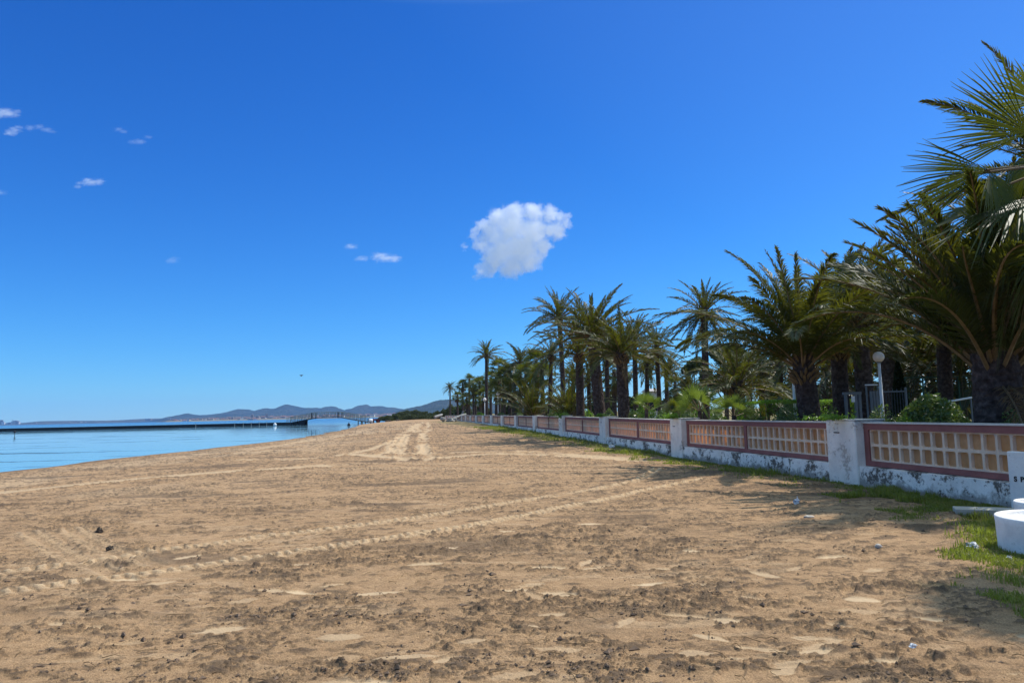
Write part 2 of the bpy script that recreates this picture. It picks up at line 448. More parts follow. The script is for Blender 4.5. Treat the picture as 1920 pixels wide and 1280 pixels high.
    for k in range(230):
        u = fr.uniform(1/14., 1/3.6) if k % 3 else fr.uniform(1/8, 1/3.6)
        rr0 = 1/u; t0 = fr.uniform(-A, A)
        cx, cyy = rr0*math.sin(t0), rr0*math.cos(t0)
        if float(wall_perp(cx, cyy)) < 2.0 or float(shore_s(np.array([cx]), np.array([cyy]))[0]) < 3: continue
        L = fr.uniform(.11, .26); Wd = fr.uniform(.035, .065); an = fr.normal(0, .5)
        dep = fr.uniform(.006, .02); lightv = fr.uniform(.1, 1)**1.8
        i0, i1 = np.searchsorted(r, [rr0-.45, rr0+.45]); j0, j1 = np.searchsorted(th[:1250], [t0-.45/rr0, t0+.45/rr0])
        if i1 <= i0 or j1 <= j0: continue
        xs = X[i0:i1, j0:j1]-cx; ys = Y[i0:i1, j0:j1]-cyy
        a = xs*math.cos(an)+ys*math.sin(an); b = -xs*math.sin(an)+ys*math.cos(an)
        b = b/(Wd*(1+.35*np.cos(a/L*2.6))) ; a = a/L
        wob = (vnoise(xs*14+k, ys*14, 5)-.5)*.5
        q = np.sqrt(a*a+b*b)+wob
        ins = sstep(1.08, .72, q); rim = np.exp(-((q-1.2)/.2)**2)
        H[i0:i1, j0:j1] = H[i0:i1, j0:j1]*(1-.75*ins)-dep*ins+rim*dep*.6
        light[i0:i1, j0:j1] = np.maximum(light[i0:i1, j0:j1], ins*lightv)
        dark[i0:i1, j0:j1] *= (1-.9*ins)
    Z = Z+H*on*(1-.5*grass)
    V = np.stack([X, Y, Z], -1).reshape(-1, 3)
    nr, nc = X.shape
    i = np.arange(nr-1)[:, None]*nc; j = np.arange(nc)[None, :]; jn = (np.arange(nc)+1) % nc
    Fq = np.stack([i+j, i+jn[None, :], i+nc+jn[None, :], i+nc+j], -1).reshape(-1, 4)
    V = np.vstack([V, [[0, 0, 0]]])
    # centre cap as thin quads
    cfi = len(V)-1
    capF = np.array([[cfi, cfi, 0, 0]])
    me = make_mesh('sand_beach', V, Fq[:, ::-1].copy(), M_SAND, True)
    ca = me.color_attributes.new('mask', 'FLOAT_COLOR', 'POINT')
    C = np.zeros((len(V), 4), np.float32); C[:-1, 0] = dark.ravel(); C[:-1, 1] = light.ravel(); C[:-1, 2] = grass.ravel(); C[:, 3] = 1
    ca.data.foreach_set('color', C.ravel())
    return link('sand_beach', me), (r, th, H, Z, dark, grass)

def sand_mat():
    m = NM('sand')
    at_ = m.n('ShaderNodeAttribute', attribute_name='mask')
    sp = m.n('ShaderNodeSeparateColor'); m.t.links.new(at_.outputs['Color'], sp.inputs[0])
    dk, lt, gr = sp.outputs[0], sp.outputs[1], sp.outputs[2]
    n1 = m.noise(.35, 6, .65); n2 = m.noise(6, 5, .6); n3 = m.noise(90, 4, .7); n4 = m.noise(340, 2, .6)
    base = m.ramp(n1, [(.3, (0.267, 0.152, 0.078)), (.5, (0.352, 0.207, 0.107)), (.7, (0.409, 0.246, 0.133))])
    base = m.mix(base, m.ramp(n2, [(.3, (0.200, 0.114, 0.059)), (.65, (0.409, 0.250, 0.134))]), .5)
    base = m.mix(base, m.ramp(n3, [(.36, .30), (.47, .90), (.54, 1.05), (.64, 1.55)]), .62, 'MULTIPLY')
    base = m.mix(base, m.ramp(n4, [(.36, .45), (.5, 1.0), (.60, 1.15), (.66, 1.9)]), .5, 'MULTIPLY')
    base = m.mix(base, (.52, .365, .225), m.math('MULTIPLY', lt, .85))
    base = m.mix(base, (1.05, 1.10, 1.10), 1.0, 'MULTIPLY')
    base = m.mix(base, (.062, .045, .034), m.math('MULTIPLY', dk, .82))
    gcol = m.ramp(m.noise(2.2, 5, .7), [(.3, (.07, .085, .025)), (.5, (.16, .14, .05)), (.68, (.30, .22, .11))])
    base = m.mix(base, gcol, m.math('MULTIPLY', gr, .8))
    h = m.math('ADD', m.math('MULTIPLY', n3, .5), m.math('MULTIPLY', m.noise(28, 5, .7), 1.0))
    h = m.math('ADD', h, m.math('MULTIPLY', n4, .22))
    b = m.bump(m.math('MULTIPLY', h, m.math('SUBTRACT', 1.0, m.math('MULTIPLY', lt, .6))), .016, 1.0)
    return m.done(m.pbr(base, .95, b, .15))
M_SAND = sand_mat()
beach, (BR, BT, BH, BZ, BD, BG) = beach_mesh()
tag(beach, kind='structure')
beach.name = 'ground'
_nt = 1250
def beach_top(x, y):
    """height of the finished sand surface at a point in front of the camera (arrays)"""
    rr = np.hypot(x, y); t = np.arctan2(x, y)
    i = np.clip(np.searchsorted(BR, rr), 1, len(BR)-1); j = np.clip(np.searchsorted(BT[:_nt], t), 1, _nt-1)
    fi = (rr-BR[i-1])/(BR[i]-BR[i-1]); fj = np.clip((t-BT[j-1])/(BT[j]-BT[j-1]), 0, 1)
    return (BZ[i-1, j-1]*(1-fi)*(1-fj)+BZ[i, j-1]*fi*(1-fj)+BZ[i-1, j]*(1-fi)*fj+BZ[i, j]*fi*fj), BD[i, j], BG[i, j]

# ------------------------------------------------------------------ sea
def sea_mat():
    m = NM('lagoon_water')
    pos = m.pos()
    sx = m.n('ShaderNodeSeparateXYZ'); m.t.links.new(pos, sx.inputs[0])
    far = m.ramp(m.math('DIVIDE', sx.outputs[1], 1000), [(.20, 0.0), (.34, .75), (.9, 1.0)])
    mp = m.n('ShaderNodeMapping'); m.t.links.new(pos, mp.inputs[0]); mp.inputs['Scale'].default_value = (.35, 1, 1)
    calm = m.noise(1.3, 3, .5, mp.outputs[0])
    n2 = m.noise(.5, 4, .6, mp.outputs[0])
    patch = m.ramp(m.noise(.03, 3, .5, mp.outputs[0]), [(.4, 0.0), (.6, 1.0)])
    bn = m.bump(calm, .005, 1.0)
    st = m.math('ADD', m.math('MULTIPLY', far, 1.0), .004)
    bf = m.n('ShaderNodeBump'); bf.inputs['Distance'].default_value = .55
    m.set(bf.inputs['Height'], n2); m.set(bf.inputs['Strength'], st); m.set(bf.inputs['Normal'], bn)
    weed = m.ramp(m.noise(.22, 5, .7, mp.outputs[0]), [(.57, 0.0), (.64, 1.0)])
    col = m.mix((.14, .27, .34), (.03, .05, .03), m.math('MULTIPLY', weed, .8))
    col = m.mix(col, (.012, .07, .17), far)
    rough = m.math('ADD', m.math('MULTIPLY', far, .12), .03)
    rough = m.math('ADD', rough, m.math('MULTIPLY', m.math('MULTIPLY', weed, m.math('SUBTRACT', 1.0, far)), .35))
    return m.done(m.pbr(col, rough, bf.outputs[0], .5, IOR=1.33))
sv = np.array([[-14000, -600, WATER], [3000, -600, WATER], [3000, 11000, WATER], [-14000, 11000, WATER]])
sea = link('sea', make_mesh('sea', sv, [(0, 1, 2, 3)], sea_mat())); tag(sea, kind='structure')

# ------------------------------------------------------------------ hills
def hill_mat(name, c1, c2):
    m = NM(name)
    nz = m.noise(.004, 7, .68)
    n2 = m.noise(.02, 4, .7)
    c = m.ramp(nz, [(.35, c1), (.65, c2)])
    c = m.mix(c, m.ramp(n2, [(.38, .45), (.62, 1.5)]), .7, 'MULTIPLY')
    return m.done(m.pbr(c, .95, m.bump(m.math('ADD', nz, m.math('MULTIPLY', n2, .35)), 140, 1.0), .05))
M_HILL = hill_mat('scrub_covered_hill', (.016, .024, .020), (.055, .056, .044))
def ridge(name, prof, Y, depth, mat, seed, nd=46, base_px=None):
    px = np.array([p[0] for p in prof], float); py = np.array([p[1] for p in prof], float)
    xs = np.linspace(px[0], px[-1], int((px[-1]-px[0])*1.3))
    ys = np.interp(xs, px, py)+(fbm(xs/7, xs*0+seed, 4, seed, .6)-.5)*1.6*np.clip((787-np.interp(xs, px, py))/8, 0, 1)
    P = np.array([at(a, b, Y) for a, b in zip(xs, ys)])
    zc = np.maximum(P[:, 2]-WATER, 0)
    t = np.linspace(-1, 1, nd)
    V = np.zeros((nd, len(xs), 3))
    for k, tt in enumerate(t):
        yy = Y+tt*depth
        xx = P[:, 0]*(yy/Y)*.5+P[:, 0]*.5
        n = fbm(xx/260, np.full_like(xx, yy/260), 5, seed)
        fall = (1-abs(tt)**1.25)
        z = zc*np.clip(fall, 0, 1)*np.where(abs(tt) < .04, 1, (.72+.5*n))
        z = np.minimum(z, zc*(1-.25*abs(tt)))
        V[k] = np.stack([xx, np.full_like(xx, yy), WATER-.5+z], -1)
    nr, nc = nd, len(xs)
    i = np.arange(nr-1)[:, None]*nc; j = np.arange(nc-1)[None, :]
    Fq = np.stack([i+j, i+j+1, i+nc+j+1, i+nc+j], -1).reshape(-1, 4)
    o = link(name, make_mesh(name, V.reshape(-1, 3), Fq, mat, True)); tag(o, kind='structure'); return o
ridge('hills', [(300, 786), (320, 783.5), (332, 779.5), (343, 776), (353, 774.5), (363, 777), (379, 778), (395, 776.5), (406, 775), (422, 774), (433, 770), (447, 766.5), (457, 767), (467, 767), (476, 770.5), (484, 767.5), (492, 766), (502, 765), (508, 766), (518, 765), (530, 761), (539, 757.6), (546, 759.7), (554, 760.5), (562, 762.5), (571, 764), (582, 764), (592, 764), (603, 764.5), (610, 762), (619, 761.5), (628, 762), (634, 764.5), (640, 767), (646.7, 769.5), (652, 767), (663, 765), (669.6, 761), (677.6, 759), (688, 757.5), (695, 761), (706, 761), (717, 760.5), (724, 762.5), (741, 763.5), (745, 765), (754, 766), (765, 768), (790, 772), (830, 776)], 9000, 1500, M_HILL, 3)
ridge('hills', [(720, 780), (745, 771), (762, 765.8), (771, 763.5), (790, 760), (801, 757), (809, 754), (818, 750.5), (830, 749), (843, 748), (870, 750), (920, 755), (960, 760), (1010, 766), (1080, 770)], 6000, 1300, M_HILL, 9)
ridge('hills', [(320, 785.8), (380, 783), (450, 780.5), (520, 778.5), (580, 777), (640, 776), (700, 774), (760, 773), (850, 774)], 5200, 420, hill_mat('low_dry_hill', (.07, .06, .045), (.17, .14, .11)), 13, 24)
ridge('far_shore', [(-260, 797.5), (-60, 795.5), (0, 793), (40, 792), (80, 789), (110, 788.5), (150, 788.2), (200, 788), (240, 786.2), (270, 784.5), (320, 783.5), (345, 784.5)], 8200, 500, hill_mat('low_far_land', (.05, .06, .05), (.12, .11, .09)), 21, 16)

# ------------------------------------------------------------------ town across the lagoon
M_TB = [simple('cream_wall', (.42, .36, .30), .9, .15, .05, 0), simple('brick_wall', (.30, .19, .15), .9, .2, .05, 0), simple('white_wall', (.62, .60, .57), .9, .1, .05, 0), simple('brown_wall', (.22, .17, .15), .9, .2, .05, 0)]
M_ROOF = simple('terracotta_roof', (.26, .11, .075), .9, .2, .1, 0)
M_WIN = simple('dark_window', (.02, .025, .03), .25, .1, 1, 0)
def building(px, Y, wd, dp, ht, z0, mi, pitched, label, cat, group, name='town_building'):
    if label is None:
        c_ = ('cream', 'brick-coloured', 'white', 'brown')[mi]; sz_ = 'wide' if wd > 24 else 'narrow'; rf_ = 'pitched red roof' if pitched else 'flat roof'
        label = '%s %s town building with a %s below the blue hills' % (sz_, c_, rf_); group = '%s %s %s buildings of the town' % (sz_, c_, rf_)
    x = xat(px, Y); o = empty(name, (x, Y, z0), label, cat, group, rz=random.uniform(-.4, .4))
    b = MB(); b.box((0, 0, ht/2), (wd, dp, ht)); b.build('wall', M_TB[mi], o)
    r = MB()
    if pitched:
        e = .8; hw, hd, rh = wd/2+e, dp/2+e, min(wd, dp)*.22
        r.add([(-hw, -hd, ht), (hw, -hd, ht), (hw, hd, ht), (-hw, hd, ht), (-hw*.7, 0, ht+rh), (hw*.7, 0, ht+rh)],
              [(0, 1, 5, 4), (2, 3, 4, 5), (1, 2, 5), (3, 0, 4), (0, 3, 2, 1)])
        r.build('roof', M_ROOF, o)
    else:
        r.box((0, 0, ht+.5), (wd+.6, dp+.6, 1.0)); r.box((wd*.15, 0, ht+2.0), (wd*.25, dp*.4, 2.4)); r.build('roof', M_TB[(mi+1) % 4], o)
    return o
r_ = random.Random(11)
for k in range(78):
    px = 325+430*(k+r_.random()*.9)/78; Y = r_.uniform(4300, 4950)
    z0 = max(0, (Y-4250)/700*14*min(1, (px-300)/200))
    building(px, Y, r_.uniform(14, 34), r_.uniform(10, 16), r_.choice([6, 6, 9, 9, 12]), z0, r_.choice([0, 0, 1, 1, 2, 3, 3]), r_.random() < .6,
             None, 'building', None)
for px, hh in ((473, 30), (500, 32), (484, 20)):
    building(px, 4400, 14 if hh > 25 else 20, 12, hh, 1, 3, False, {473: 'tall brown tower block, left of the two in the hill town', 500: 'tall brown tower block, right of the two in the hill town', 484: 'mid-height brown block between the two town towers'}[px], 'building', 'taller blocks of the hill town')
FARB = [(-14, 50, 44), (2, 46, 52), (7, 28, 30), (16, 22, 24), (19, 20, 26), (25, 30, 34), (29, 36, 44), (33, 34, 40), (36, 22, 30), (60, 60, 12), (67, 40, 18), (90, 70, 12), (112, 60, 14), (128, 70, 14), (152, 24, 16), (160, 26, 14)]
OW = 'first second third fourth fifth sixth seventh eighth ninth'.split()
for k, (px, wd, hh) in enumerate(FARB):
    building(px, 7900, wd, 20, hh, 3, (0, 3, 2)[k % 3], False, '%s tower block from the left on the far left skyline' % OW[k] if px < 40 else '%s long low block from the left on the far shore left of the hills' % OW[k-9],
             'building', 'tower blocks on the far left skyline' if px < 40 else 'long low blocks on the far shore')
ch = MB(); p = at(24.3, 788, 7900); ch.tube([(0, 0, 0), (0, 0, 58)], [3.2, 1.6], 10); o = ch.build('chimney', M_TB[3]); o.location = (p[0], 7890, 3)
tag(o, 'thin dark mast rising from the tower blocks at far left', 'mast')
for px, wd in ((279, 70), (312, 86)):
    building(px, 7900, wd, 20, 32, 4, 3, False, {279: 'wide flat-roofed block on the far shore, further left of two', 312: 'wide dark flat-roofed block on the far shore beside the first hill'}[px], 'building', 'wide blocks on the far shore')

# ------------------------------------------------------------------ jetty, bridge, posts
M_JET = simple('dark_wet_timber', (.022, .022, .026), .85, .3, 2, .0)
M_BRW = simple('grey_weathered_timber', (.22, .23, .21), .85, .3, 3, 0)
A_, B_ = gnd(-260, 814.5, WATER), gnd(571, 796.2, WATER)
A_[2] = B_[2] = WATER
jd = (B_-A_); JL = np.linalg.norm(jd); ja = math.atan2(jd[1], jd[0])
jt = empty('jetty', A_, 'long low dark jetty lying on the lagoon left of the footbridge', 'jetty', rz=ja)
b = MB(); b.box((JL/2, 0, .82), (JL, 2.2, .22)); b.box((JL/2, -1.0, .33), (JL, .12, .79)); b.box((JL/2, 1.0, .33), (JL, .12, .79)); b.build('deck', M_JET, jt)
b = MB()
for k in range(int(JL/3)):
    for s in (-1, 1): b.tube([(k*3+.5, s*.9, -1.5), (k*3+.5, s*.9, .75)], .14, 6)
b.build('piles', M_JET, jt)
for k, px in enumerate((367, 440, 456, 471, 486, 500)):
    q = at(px, 796, np.interp(px, [-260, 571], [A_[1], B_[1]])-2.4)
    m = MB(); m.tube([(0, 0, -1), (0, 0, 1.15)], .1, 8); m.lathe([(.0, 1.2), (.13, 1.18), (.13, 1.1), (.1, 1.1)], seg=8)
    o = m.build('mooring_post', M_BRW, loc=(q[0], q[1], WATER))
    tag(o, '%s of six short grey posts in front of the dark jetty, counted from the left' % ('first', 'second', 'third', 'fourth', 'fifth', 'sixth')[k], 'post', 'mooring posts along the jetty')
q = at(515.5, 796.5, 219); m = MB(); m.lathe([(0, -.35), (.38, -.25), (.5, .05), (.42, .38), (.15, .55), (.12, .7), (0, .72)], seg=16)
o = m.build('buoy', M_WHITE, loc=(q[0], q[1], WATER+.25), smooth=True); tag(o, 'white round buoy floating against the dark jetty', 'buoy')
q = gnd(654, 797.5, WATER); m = MB(); m.lathe([(0, -.3), (.3, -.2), (.4, .05), (.3, .35), (.08, .5), (.06, .8), (0, .82)], seg=14)
o = m.build('buoy', M_JET, loc=(q[0], q[1], WATER+.1), smooth=True); tag(o, 'small dark buoy floating just in front of the footbridge', 'buoy')
q = gnd(27, 816, WATER); m = MB()
m.tube([(0, 0, -1), (.05, 0, .55)], .05, 8); m.lathe([(0, .45), (.16, .5), (.2, .65), (.15, .85), (0, .9)], c=(.03, 0, 0), seg=10)
o = m.build('marker_post', M_JET, loc=(q[0], q[1], WATER)); tag(o, 'lone dark marker post standing in the calm water at far left', 'post')

def bridge():
    L0 = gnd(541, 797.3, WATER); Rr = gnd(689, 789.8, .1); Yb = 226
    a = at(541, 797, Yb); c = at(690, 789, 218)
    d = np.array([c[0]-a[0], c[1]-a[1]]); L = np.linalg.norm(d); an = math.atan2(d[1], d[0])
    root = empty('footbridge', (a[0], a[1], WATER), 'arched timber footbridge with railings between the jetty and the beach', 'bridge', rz=an)
    def dz(t):   # deck height
        return .95+1.2*np.interp(t, [0, .06, .32, .36, .64, .70, .96, 1.0], [-.1, .0, .92, 1, 1, .9, -.12, -.3])
    N = 44; ts = np.linspace(0, 1, N)
    dk = MB()
    for i in range(N-1):
        x0, x1 = ts[i]*L, ts[i+1]*L; z0, z1 = dz(ts[i]), dz(ts[i+1])
        V = [(x, y, z+o_) for x, z in ((x0, z0), (x1, z1)) for y in (-1.0, 1.0) for o_ in (-.15, 0)]
        dk.add(V, [(0, 1, 3, 2), (4, 6, 7, 5), (0, 4, 5, 1), (2, 3, 7, 6), (1, 5, 7, 3), (0, 2, 6, 4)])
    dk.build('deck', M_JET, root)
    for s in (-1, 1):
        m = MB()
        for i in range(N):
            m.box((ts[i]*L, s*1.0, dz(ts[i])+.8), (.08, .08, 1.6))
        for hh in (.4, .8, 1.2, 1.6):
            m.tube([(t*L, s*1.0, dz(t)+hh) for t in ts], .035 if hh < 1.5 else .065, 5)
        for i in range(0, N-1, 2):
            m.tube([(ts[i]*L, s*1.0, dz(ts[i])+.1), (ts[i+1]*L, s*1.0, dz(ts[i+1])+1.55)], .04, 4)
        m.build('railing', M_BRW, root)
    for t in (.325, .655):
        for s in (-1, 1):
            m = MB(); m.box((t*L, s*1.08, dz(t)+.65), (.34, .12, 1.75)); m.build('post', M_JET, root)
    for t in (.06, .11, .16, .195, .215):
        m = MB()
        for s in (-1, 1): m.tube([(t*L, s*.9, -1.5), (t*L, s*.9, dz(t)-.1)], .28, 8)
        m.box((t*L, 0, dz(t)-.35), (.35, 2.1, .25)); m.build('pier', M_JET, root)
    for t in (.9, .95):
        m = MB()
        for s in (-1, 1): m.tube([(t*L, s*.9, -1.5), (t*L, s*.9, dz(t)-.1)], .16, 8)
        m.build('pier', M_BRW, root)
bridge()

# ------------------------------------------------------------------ tractor, tank, person near the footbridge
def tractor():
    p = gnd(705, 790.0, .62); y = 216; x = xat(705.5, y)
    root = empty('tractor', (x, y, gz(x, y)), 'small dark red tractor parked on the sand beside the footbridge', 'tractor', rz=R(195))
    m = MB(); m.box((.55, 0, .95), (1.25, .6, .5), bev=.06); m.box((-.35, 0, .72), (.8, .5, .3)); m.build('hood', M_RED, root)
    m = MB()
    for s in (-1, 1): m.box((-.45, s*.55, 1.18), (.95, .3, .08), bev=.03)
    m.build('fender', M_RED, root)
    m = MB(); m.box((-.45, 0, 1.05), (.45, .45, .1), bev=.03); m.box((-.66, 0, 1.28), (.08, .45, .4), bev=.03); m.build('seat', M_TYRE, root)
    m = MB(); m.tube([(.9, .18, 1.15), (.9, .18, 1.75)], .05, 8); m.build('exhaust', M_DARKMETAL, root)
    m = MB()
    for s in (-1, 1): m.tube([(-.8, s*.4, .9), (-.8, s*.4, 2.0)], .05, 6)
    m.tube([(-.8, -.4, 2.0), (-.8, .4, 2.0)], .05, 6); m.build('roll_bar', M_DARKMETAL, root)
    m = MB(); m.tube([(-.05, 0, 1.1), (-.2, 0, 1.4)], .03, 6); m.lathe([(.17, 0), (.2, .03), (.17, .05)], c=(-.2, 0, 1.4), seg=12); m.build('steering_wheel', M_DARKMETAL, root)
    for xx, rr, ww in ((-.5, .6, .32), (.95, .36, .2)):
        for s in (-1, 1):
            w_ = MB(); w_.tube([(xx, s*(.62 if rr > .5 else .45)-ww/2, rr), (xx, s*(.62 if rr > .5 else .45)+ww/2, rr)], rr, 22)
            wo = w_.build('wheel', M_TYRE, root)
            w_ = MB(); w_.tube([(xx, s*(.62 if rr > .5 else .45)-ww/2-.02, rr), (xx, s*(.62 if rr > .5 else .45)+ww/2+.02, rr)], rr*.5, 14); w_.build('rim', M_RED, wo)
tractor()
def tank():
    y = 214; x = xat(695, y)
    root = empty('water_tank', (x, y, gz(x, y)), 'rounded white tank on a low trailer between the person and the tractor', 'tank', rz=.2)
    m = MB(); pr = [(0, -.62), (.35, -.6), (.5, -.45), (.55, 0), (.5, .45), (.35, .6), (0, .62)]
    m.lathe(pr, seg=18); o = m.build('tank', M_WHITE, root, True); o.rotation_euler = (0, R(90), 0); o.location = (0, 0, .85)
    m = MB(); m.box((-.2, 0, .32), (1.9, .9, .1)); m.build('trailer_frame', M_GREYWOOD, root)
    for s in (-1, 1):
        m = MB(); m.tube([(0, s*.5-.06, .22), (0, s*.5+.06, .22)], .22, 14); m.build('wheel', M_TYRE, root)
tank()
def person():
    y = 219; x = xat(691, y)
    root = empty('person', (x, y, gz(x, y)), 'person in dark clothes and a white cap standing by the footbridge', 'person')
    me = bpy.data.meshes.new('body')
    V = [(0, 0, .95), (0, 0, 1.15), (0, 0, 1.38), (0, 0, 1.50), (0, .01, 1.62), (-.1, 0, .90), (-.11, .02, .5), (-.11, 0, .08), (-.12, -.14, .04), (.1, 0, .90), (.13, .04, .5), (.14, 0, .08), (.15, -.14, .04),
         (-.19, 0, 1.40), (-.25, .02, 1.12), (-.26, -.12, .9), (.19, 0, 1.40), (.27, .03, 1.13), (.24, -.1, .92)]
    E_ = [(0, 1), (1, 2), (2, 3), (3, 4), (0, 5), (5, 6), (6, 7), (7, 8), (0, 9), (9, 10), (10, 11), (11, 12), (2, 13), (13, 14), (14, 15), (2, 16), (16, 17), (17, 18)]
    rad = [.15, .13, .16, .06, .1, .1, .065, .045, .035, .1, .065, .045, .035, .065, .045, .035, .065, .045, .035]
    me.from_pydata(V, E_, []); me.materials.append(simple('dark_clothing', (.025, .028, .04), .9, .2, 5, 0))
    o = link('body', me, root)
    md = o.modifiers.new('skin', 'SKIN')
    for i, r in enumerate(rad): me.skin_vertices[0].data[i].radius = (r, r*.8)
    me.skin_vertices[0].data[0].use_root = True
    o.modifiers.new('sub', 'SUBSURF').levels = 1; o.modifiers['sub'].render_levels = 1
    m = MB(); m.lathe([(.115, 0), (.12, .04), (.1, .1), (.05, .13), (0, .135)], c=(0, .01, 1.64), seg=12); m.box((0, -.13, 1.65), (.16, .12, .015)); m.build('cap', M_WHITE, root)
person()
m = MB(); p = at(565, 704, 60)
m.add([(0, 0, 0), (-.16, -.02, .06), (-.1, .05, .02), (.16, -.02, .06), (.1, .05, .02), (0, -.1, 0), (0, .12, -.01), (0, 0, .06), (0, 0, -.06)],
      [(7, 1, 2), (8, 2, 1), (7, 4, 3), (8, 3, 4), (7, 5, 1), (7, 3, 5), (7, 2, 6), (7, 6, 4), (8, 1, 5), (8, 5, 3), (8, 6, 2), (8, 4, 6)])
o = m.build('bird', M_TYRE, loc=p); tag(o, 'tiny dark bird flying in the blue sky above the hills', 'bird')

# ------------------------------------------------------------------ boundary wall
def plaster_mat(name, c, stain, thr, foot=False):
    m = NM(name); pos = m.pos()
    mp = m.n('ShaderNodeMapping'); m.t.links.new(pos, mp.inputs[0]); mp.inputs['Scale'].default_value = (1, 1, 1.6)
    n1 = m.noise(1.7, 6, .68, mp.outputs[0], .3); n2 = m.noise(11, 6, .72); n3 = m.noise(2.6, 3, .6)
    col = m.ramp(n3, [(.3, tuple(v*.86 for v in c)), (.7, tuple(min(1, v*1.08) for v in c))])
    s = m.ramp(m.math('ADD', m.math('MULTIPLY', n1, .62), m.math('MULTIPLY', n2, .38)), [(thr, 0.0), (thr+.05, .9), (thr+.16, 1.0)])
    if foot:
        sz = m.n('ShaderNodeSeparateXYZ'); m.t.links.new(pos, sz.inputs[0])
        ft = m.math('SUBTRACT', m.math('MULTIPLY', m.noise(3.2, 5, .7), .62), sz.outputs[2])
        s = m.math('MAXIMUM', s, m.math('MULTIPLY', m.ramp(ft, [(.12, 0.0), (.22, .8)]), .85))
    col = m.mix(col, stain, s)
    col = m.mix(col, m.ramp(m.noise(45, 4, .7), [(.25, .7), (.5, 1.0), (.8, 1.12)]), .5, 'MULTIPLY')
    return m.done(m.pbr(col, .92, m.bump(m.math('ADD', m.math('MULTIPLY', s, -.8), m.noise(25, 6, .7)), .010), .2))
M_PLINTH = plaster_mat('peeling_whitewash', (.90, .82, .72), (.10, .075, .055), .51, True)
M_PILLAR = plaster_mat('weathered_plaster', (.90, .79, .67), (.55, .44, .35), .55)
M_REDW = simple('oxide_red_paint', (.27, .095, .078), .8, .18, 3, .004)
M_CAP = simple('pale_coping', (.60, .54, .46), .85, .15, 3, .006)
M_GRID = simple('concrete_screen', (.78, .56, .39), .9, .12, 4, .003)
def glow_mat():
    m = NM('amber_panel'); n = m.noise(1.3, 3, .6); n2 = m.noise(14, 4, .6)
    c = m.ramp(n, [(.3, (.58, .33, .16)), (.5, (.76, .47, .25)), (.7, (.86, .60, .36))])
    c = m.mix(c, m.ramp(n2, [(.3, .75), (.7, 1.15)]), .6, 'MULTIPLY')
    p = m.pbr(c, .8, None, .2); t = m.n('ShaderNodeBsdfTranslucent'); m.set(t.inputs[0], m.mix(c, (1.0, .62, .30), .55))
    mx = m.n('ShaderNodeMixShader'); mx.inputs[0].default_value = .62
    m.t.links.new(p.outputs[0], mx.inputs[1]); m.t.links.new(t.outputs[0], mx.inputs[2]); return m.done(mx)
M_AMBER = glow_mat()
PW = 1.05; PD = .66; REC = .19; TOPZ = lambda y: float(np.interp(y, [0, 25, 45, 83, 112, 200], [1.31, 1.31, 1.42, 1.50, 1.52, 1.55]))
wall_root = empty('boundary_wall', (W0[0], W0[1], 0), 'long low wall with red frames, amber block screens and plaster pillars beside the beach', 'wall', rz=math.atan2(WD[1], WD[0]))
# local: +x along the wall away from camera, +y = to the left (beach), so panels sit at -y
def loc_y(u): return W0[1]+WD[1]*u
def screen_cell(mb, u0, u1, z0, z1, yf, th, hole=.83, hh=.86):
    cu, cz = (u0+u1)/2, (z0+z1)/2; a, b_ = (u1-u0)/2*hole, (z1-z0)/2*hh; rr = min(a, b_)*.28
    pts = []
    for sx, sz, a0 in ((1, 1, 0), (-1, 1, 90), (-1, -1, 180), (1, -1, 270)):
        for k in (0, 45, 90):
            t = R(a0+k); pts.append((cu+sx*(a-rr)+rr*math.cos(t), cz+sz*(b_-rr)+rr*math.sin(t)))
    out_ = []
    for (pu, pz) in pts:
        du, dz = pu-cu, pz-cz; k = min((u1-u0)/2/abs(du) if du else 9, (z1-z0)/2/abs(dz) if dz else 9)
        out_.append((cu+du*k, cz+dz*k))
    # make sure the corners are covered
    for ci in (1, 4, 7, 10):
        out_[ci] = (u1 if out_[ci][0] > cu else u0, z1 if out_[ci][1] > cz else z0)
    n = 12
    V = [(u, yf, z) for u, z in out_]+[(u, yf, z) for u, z in pts]+[(cu+(u-cu)*.94, yf-th, cz+(z-cz)*.94) for u, z in pts]
    F = []
    for i in range(n):
        j = (i+1) % n
        F.append((i, j, n+j, n+i)); F.append((n+i, n+j, 2*n+j, 2*n+i))
    mb.add(V, F)
NB = 19
